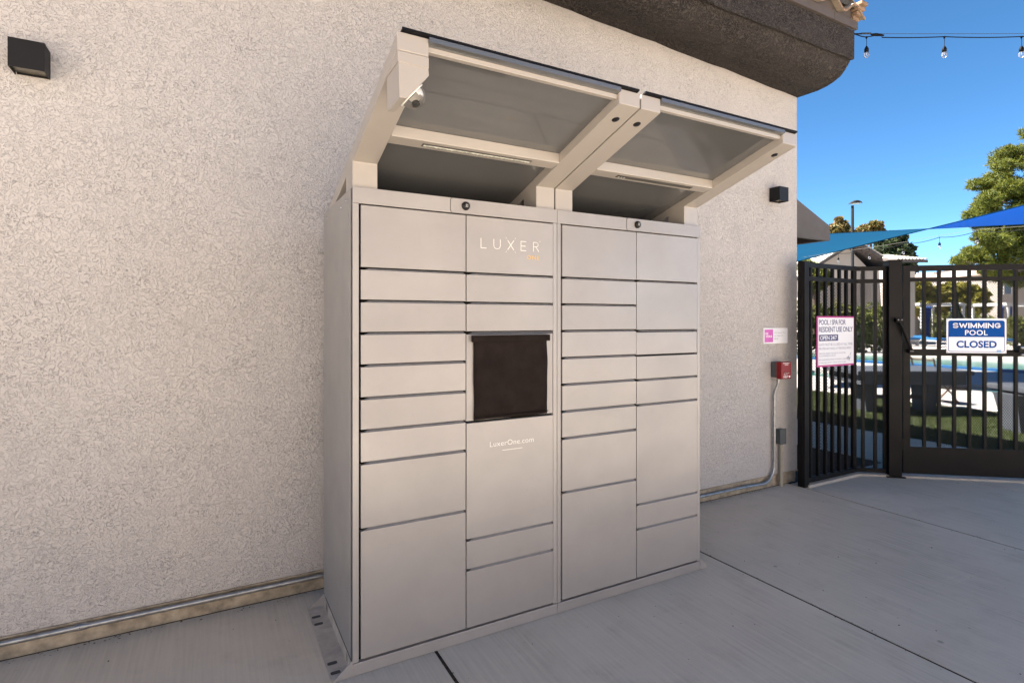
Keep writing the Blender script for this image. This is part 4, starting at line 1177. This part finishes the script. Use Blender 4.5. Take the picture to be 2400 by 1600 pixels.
# house left of the gate post: gable end with a cream tiled wing
h1 = local('house', 'beige gabled house with cream tiled wing beyond the fence', 'house', 1990, 34)
k = K(1990, 34)
MB().box(k.x(1880), k.x(2046), 0, 9, -0.15, k.z(640)).build('wall', 'house_beige', h1)
MB().prism([(k.x(1880), k.z(640)), (k.x(2046), k.z(640)), (k.x(1985), k.z(578))], 'y', 0.0, 9).build('gable', 'house_beige', h1)
for (xa, za, xb, zb) in ((1985, 574, 2070, 626), (1985, 574, 1850, 660)):
    MB().hexa([(k.x(xa), -0.9, k.z(za)), (k.x(xb), -0.9, k.z(zb)), (k.x(xb), 9.5, k.z(zb)), (k.x(xa), 9.5, k.z(za)), (k.x(xa), -0.9, k.z(za - 7)), (k.x(xb), -0.9, k.z(zb - 7)), (k.x(xb), 9.5, k.z(zb - 7)), (k.x(xa), 9.5, k.z(za - 7))]).build('roof', ['rafter_brown'], h1)
    rt_ = MB()
    for i in range(10):
        u0, u1 = i / 10, (i + 1) / 10 + 0.015
        xx0, xx1 = k.x(xa + (xb - xa) * u0), k.x(xa + (xb - xa) * u1); zz0, zz1 = k.z(za - 7.3 + (zb - za) * u0), k.z(za - 7.3 + (zb - za) * u1)
        rt_.hexa([(xx0, -0.92, zz0), (xx1, -0.92, zz1), (xx1, 9.5, zz1), (xx0, 9.5, zz0), (xx0, -0.92, zz0 + 0.05), (xx1, -0.92, zz1 + 0.09), (xx1, 9.5, zz1 + 0.09), (xx0, 9.5, zz0 + 0.05)])
    rt_.build('roof_tiles', 'roof_cream', h1)
MB().box(k.x(2030), k.x(2100), -1.6, 7, -0.15, k.z(634)).build('wall', 'house_beige', h1)
MB().hexa([(k.x(2044), -2.2, k.z(624)), (k.x(2112), -2.2, k.z(624)), (k.x(2112), 1.2, k.z(598)), (k.x(2040), 1.2, k.z(598)), (k.x(2044), -2.2, k.z(618)), (k.x(2112), -2.2, k.z(618)), (k.x(2112), 1.2, k.z(594)), (k.x(2040), 1.2, k.z(594))]).build('wing_roof', 'rafter_brown', h1)
wt = MB()
for j in range(5):
    v0, v1 = j / 5, (j + 1) / 5
    for i in range(9):
        xa, xb = k.x(2043 + i * 7.7), k.x(2043 + i * 7.7 + 6.6)
        ya, yb = -2.25 + 3.45 * v0, -2.25 + 3.45 * v1
        za, zb = k.z(618) + (k.z(594) - k.z(618)) * v0 + 0.03, k.z(618) + (k.z(594) - k.z(618)) * v1 + 0.01
        wt.prism([(xa, za), (xa + (xb - xa) * .25, za + .07), (xa + (xb - xa) * .75, za + .07), (xb, za)], 'y', ya, yb + 0.05)
        n0 = len(wt.v) - 4
        for q_ in range(n0, n0 + 4): wt.v[q_] = (wt.v[q_][0], wt.v[q_][1], wt.v[q_][2] + zb - za)
wt.build('roof_tiles', 'roof_cream', h1)
for xa, xb in ((2016, 2024), (2036, 2042)):
    MB().box(k.x(xa), k.x(xb), -0.05, 0.0, -0.1, k.z(642)).build('wall_trim', 'house_white', h1)

# far houses beyond the pool
h2 = local('house', 'tan two storey house with pink tiled roof and balconies behind the cabanas', 'house', 2210, 62)
k = K(2210, 62)
MB().box(k.x(2095), k.x(2300), 0, 10, -0.15, k.z(655)).build('wall', 'house_tan', h2)
MB().hexa([(k.x(2085), -0.8, k.z(655)), (k.x(2310), -0.8, k.z(655)), (k.x(2300), 11, k.z(655)), (k.x(2090), 11, k.z(655)), (k.x(2110), 4.5, k.z(632)), (k.x(2285), 4.5, k.z(632)), (k.x(2285), 5.5, k.z(632)), (k.x(2110), 5.5, k.z(632))]).build('roof', 'roof_pink', h2)
MB().prism([(k.x(2200), k.z(654)), (k.x(2252), k.z(654)), (k.x(2223), k.z(638))], 'y', -1.4, 2.0).build('gable', 'house_tan', h2)
for a_, b_, c_, d_ in ((2197, 656, 2223, 637), (2223, 637, 2255, 656)):
    MB().hexa([(k.x(a_), -1.7, k.z(b_)), (k.x(c_), -1.7, k.z(d_)), (k.x(c_), 2.2, k.z(d_)), (k.x(a_), 2.2, k.z(b_)), (k.x(a_), -1.7, k.z(b_ - 3)), (k.x(c_), -1.7, k.z(d_ - 3)), (k.x(c_), 2.2, k.z(d_)), (k.x(a_), 2.2, k.z(b_ - 3))]).build('gable_roof', 'rafter_brown', h2)
for xa, xb in ((2166, 2180), (2205, 2232), (2275, 2298), (2130, 2145)):
    f_ = MB().box(k.x(xa), k.x(xb), -0.12, -0.01, k.z(677), k.z(659)).build('window', 'white_paint', h2)
    MB().box(k.x(xa) + 0.12, k.x(xb) - 0.12, -0.14, -0.125, k.z(676), k.z(660.5)).build('pane', 'window_dark', f_)
for xa, xb in ((2203, 2232), (2272, 2300)):
    MB().box(k.x(xa), k.x(xb), -0.9, -0.2, k.z(684), k.z(670)).build('balcony', 'house_white', h2)
    f_ = MB().box(k.x(xa + 6), k.x(xb - 6), -0.12, -0.01, k.z(697), k.z(687)).build('window', 'window_dark', h2)
MB().box(k.x(2175), k.x(2192), -0.5, -0.01, -0.1, k.z(656)).build('wall_panel', 'house_beige', h2)
MB().box(k.x(2245), k.x(2264), -0.5, -0.01, -0.1, k.z(656)).build('wall_panel', 'house_beige', h2)
h3 = local('house', 'brown walled house block standing right of the tan house', 'house', 2325, 55)
k = K(2325, 55)
MB().box(k.x(2304), k.x(2340), 0, 9, -0.15, k.z(648)).build('wall', 'house_brown', h3)
MB().box(k.x(2301), k.x(2343), -0.4, 9.4, k.z(648), k.z(643)).build('roof', 'roof_pink', h3)
h4 = local('house', 'white walled house at the far right behind the gate', 'house', 2400, 50)
k = K(2400, 50)
MB().box(k.x(2342), k.x(2520), 0, 10, -0.15, k.z(640)).build('wall', 'house_white', h4)
MB().hexa([(k.x(2335), -0.8, k.z(640)), (k.x(2530), -0.8, k.z(640)), (k.x(2530), 11, k.z(640)), (k.x(2335), 11, k.z(640)), (k.x(2360), 4.5, k.z(618)), (k.x(2510), 4.5, k.z(618)), (k.x(2510), 5.5, k.z(618)), (k.x(2360), 5.5, k.z(618))]).build('roof', 'roof_pink', h4)
for xa in (2350, 2420):
    f_ = MB().box(k.x(xa), k.x(xa + 20), -0.1, -0.01, k.z(690), k.z(660)).build('window', 'white_paint', h4)
    MB().box(k.x(xa) + .1, k.x(xa + 20) - .1, -0.12, -0.105, k.z(689), k.z(661)).build('pane', 'window_dark', f_)

# cabanas
def cabana(px0, px1, d, label, curtains):
    r = local('pool_cabana', label, 'cabana', px0, d, 'white pool cabanas with blue curtains')
    k = K(px0, d); x1 = k.x(px1); zt = k.z(716)
    for x in (0, x1):
        for y in (0, 2.6):
            MB().box(x - 0.06, x + 0.06, y - 0.06, y + 0.06, 0, zt).build('post', 'white_paint', r)
    for y in (0, 2.6): MB().box(-0.15, x1 + 0.15, y - 0.07, y + 0.07, zt, zt + 0.14).build('beam', 'white_paint', r)
    for x in (0, x1): MB().box(x - 0.07, x + 0.07, 0.072, 2.528, zt, zt + 0.2).build('beam', 'white_paint', r)
    for xa, xb in curtains:
        m = MB(); n_ = 16; vs, fs = [], []
        for i in range(n_ + 1):
            for z, tuck in ((0.06, 0.9), (1.0, 0.75), (zt - 0.05, 1.0)):
                u = i / n_; xm = k.x(xa)
                vs.append((xm + (k.x(xb) - xm) * u * tuck, 0.12 + 0.07 * math.sin(u * 22), z))
        for i in range(n_):
            for j in range(2): a = i * 3 + j; fs.append((a, a + 1, a + 4, a + 3))
        o_ = len(vs); vs += [(x, y + 0.015, z) for x, y, z in vs]; fs += [tuple(q + o_ for q in reversed(f)) for f in fs]
        m.add(vs, fs, 0, True).build('curtain', 'curtain_blue', r)
    return r
cabana(2160, 2258, 36, 'white pool cabana with a blue curtain left of the closed sign', ((2167, 2187), (2234, 2250)))
cabana(2363, 2470, 34, 'white pool cabana with blue curtains at the right end of the gate', ((2343, 2358), (2369, 2376)))
# loungers
def lounger(px, d, label):
    r = local('sun_lounger', label, 'sun lounger', px, d, 'blue cushioned sun loungers by the pool')
    for x in (-0.28, 0.28):
        for y in (0.1, 1.6): MB().box(x - 0.03, x + 0.03, y - 0.03, y + 0.03, 0, 0.3).build('leg', 'white_paint', r)
    MB().box(-0.34, 0.34, 0, 1.8, 0.30, 0.36).build('frame', 'white_paint', r)
    MB().box(-0.32, 0.32, 0.02, 1.25, 0.362, 0.47).build('cushion', 'cushion_blue', r, bevel=0.02)
    MB().hexa([(-0.32, 1.24, 0.37), (0.32, 1.24, 0.37), (0.32, 1.34, 0.37), (-0.32, 1.34, 0.37), (-0.32, 1.72, 0.58), (0.32, 1.72, 0.58), (0.32, 1.78, 0.5), (-0.32, 1.78, 0.5)]).build('backrest', 'cushion_blue', r)
    return r
for px, d, lb in ((2143, 30, 'blue sun lounger by the left cabana, nearest the gate post'), (2212, 29, 'blue sun lounger just left of the closed sign'), (2368, 28, 'blue sun lounger just right of the closed sign')):
    lounger(px, d, lb)

# hedges
def hedge(label, px0, px1, d, ytop, n, mat='hedge_leaf'):
    r = local('hedge', label, 'hedge', px0, d, 'clipped hedges around the pool')
    k = K(px0, d); x1 = k.x(px1); zt = k.z(ytop)
    bl = []
    m = max(2, int(x1 / 0.8))
    for i in range(m):
        bl.append((x1 * (i + 0.5) / m, 0.5, zt * 0.5, x1 / m * 0.75, 0.6, zt * 0.56 * random.uniform(0.9, 1.08), n // m))
    leaves('foliage', r, bl, 0.10, mat)
    MB().tube([(x1 * 0.5, 0.5, -0.1), (x1 * 0.5, 0.5, zt * 0.5)], 0.05, 6).build('stem', 'bark', r)
hedge('tall hedge behind the pool rules sign', 1860, 2100, 24, 712, 5200)
hedge('low hedge between the two pool cabanas', 2180, 2345, 38, 735, 3000)
hedge('bright hedge at the far right of the gate', 2376, 2480, 30, 742, 2600)
# garden wall and white rail behind the pool
gwl = local('garden_wall', 'low pink masonry wall behind the pool loungers', 'wall', 2100, 39)
k = K(2100, 39)
MB().box(k.x(1850), k.x(2480), 0, 0.25, -0.15, k.z(752)).build('wall_body', 'house_white', gwl)
MB().box(k.x(1850), k.x(2480), -0.05, 0.3, k.z(752), k.z(749)).build('coping', 'white_paint', gwl)

# trees
def blob(k, px, py, r, d0, n, sq=0.85): return (k.x(px), d0, k.z(py), r * k.d / 1280, r * k.d / 1280, r * sq * k.d / 1280, n)
pt_ = local('pine_tree', 'tall sunlit pine tree at the right edge behind the sail', 'tree', 2440, 25)
k = K(2440, 25)
bl = []
for px, py, r_ in ((2392, 322, 30), (2425, 300, 34), (2372, 352, 24), (2400, 362, 42), (2450, 350, 50), (2345, 392, 24), (2378, 408, 36), (2420, 415, 46), (2322, 425, 26), (2352, 446, 34), (2396, 458, 42), (2446, 450, 48),
                   (2306, 470, 26), (2336, 486, 32), (2376, 498, 38), (2285, 505, 22), (2312, 520, 28), (2420, 510, 46), (2350, 540, 36), (2270, 560, 24), (2300, 574, 30), (2252, 592, 20), (2280, 606, 28), (2325, 598, 34), (2370, 600, 40), (2420, 580, 46), (2240, 612, 16), (2310, 632, 30), (2360, 640, 32), (2410, 650, 40), (2460, 600, 60), (2480, 420, 60), (2490, 520, 60), (2385, 440, 50), (2375, 550, 55), (2420, 480, 60), (2350, 470, 34), (2405, 390, 40), (2330, 570, 40), (2300, 600, 32)):
    bl.append(blob(k, px, py, r_ * 0.95, random.uniform(-0.9, 0.9), int(r_ * r_ * 0.42), 0.62))
leaves('needles', pt_, bl, 0.17, 'pine_needle', 'tuft')
trunk = MB().tube([(0.3, 0, -0.15), (0.2, 0, 3), (0.0, 0, 6), (-0.2, 0, 9.0)], [0.25, 0.2, 0.15, 0.05], 10).build('trunk', 'bark', pt_)
for b in bl[::2]:
    z0_ = max(1.5, b[2] - 0.7)
    MB().tube([(0.1, 0, z0_), ((b[0] + 0.1) * 0.55, b[1] * 0.5, b[2] - 0.2), (b[0], b[1], b[2])], [0.06, 0.04, 0.012], 6).build('branch', 'bark', trunk)

def tree(label, px, d, blobs, mat, size, dens, group='broadleaf trees behind the houses', name='broadleaf_tree'):
    r = local(name, label, 'tree', px, d, group)
    k = K(px, d)
    bl = [blob(k, a, b, c, random.uniform(-1, 1) * c * d / 2600, int(c * c * dens)) for a, b, c in blobs]
    leaves('crown', r, bl, size, mat)
    zc = sum(b[2] for b in bl) / len(bl)
    MB().tube([(0, 0, -0.15), (0.1, 0, zc * 0.6), (0, 0, zc)], [0.22, 0.16, 0.08], 8).build('trunk', 'bark', r)
tree('dark leaved tree standing right of the beige gabled house', 2105, 46, ((2075, 575, 26), (2100, 560, 22), (2092, 598, 30), (2120, 590, 24), (2128, 612, 22), (2110, 625, 30), (2135, 632, 16), (2060, 560, 18), (2112, 655, 30)), 'dark_leaf', 0.20, 2.6)
tree('olive and reddish tree showing above the sail beside the lamp', 1975, 48, ((1962, 538, 18), (1974, 528, 14), (1985, 545, 16), (1950, 545, 14), (1968, 555, 26), (1966, 516, 9)), 'autumn_leaf', 0.18, 3.2)
tree('sparse reddish tree above the sail right of the lamp', 2040, 50, ((2030, 540, 16), (2048, 530, 14), (2060, 540, 14), (2015, 545, 12), (2045, 552, 24), (2072, 548, 8), (2047, 522, 6), (2066, 523, 4)), 'autumn_leaf', 0.18, 2.4)
tree('green tree glimpsed left of the beige gabled house', 1905, 30, ((1895, 628, 22), (1915, 640, 20), (1930, 655, 18), (1905, 660, 26)), 'hedge_leaf', 0.13, 2.2)
tree('yellow green shrub tree before the tan house', 2160, 44, ((2140, 676, 22), (2156, 672, 18), (2178, 684, 18), (2192, 692, 16), (2145, 690, 22), (2165, 700, 24), (2185, 705, 22), (2150, 715, 26), (2175, 722, 28)), 'yellow_leaf', 0.16, 3.0, 'yellow green trees before the tan house')
tree('yellow green shrub tree nearer the closed umbrella', 2230, 44, ((2212, 684, 20), (2240, 680, 22), (2262, 676, 18), (2284, 682, 18), (2298, 690, 16), (2215, 700, 22), (2235, 706, 22), (2255, 700, 22), (2240, 722, 26), (2262, 725, 26), (2280, 700, 20), (2295, 715, 22)), 'yellow_leaf', 0.16, 3.0, 'yellow green trees before the tan house')

for o in list(SC.objects):
    if '_o' in o: del o['_o']
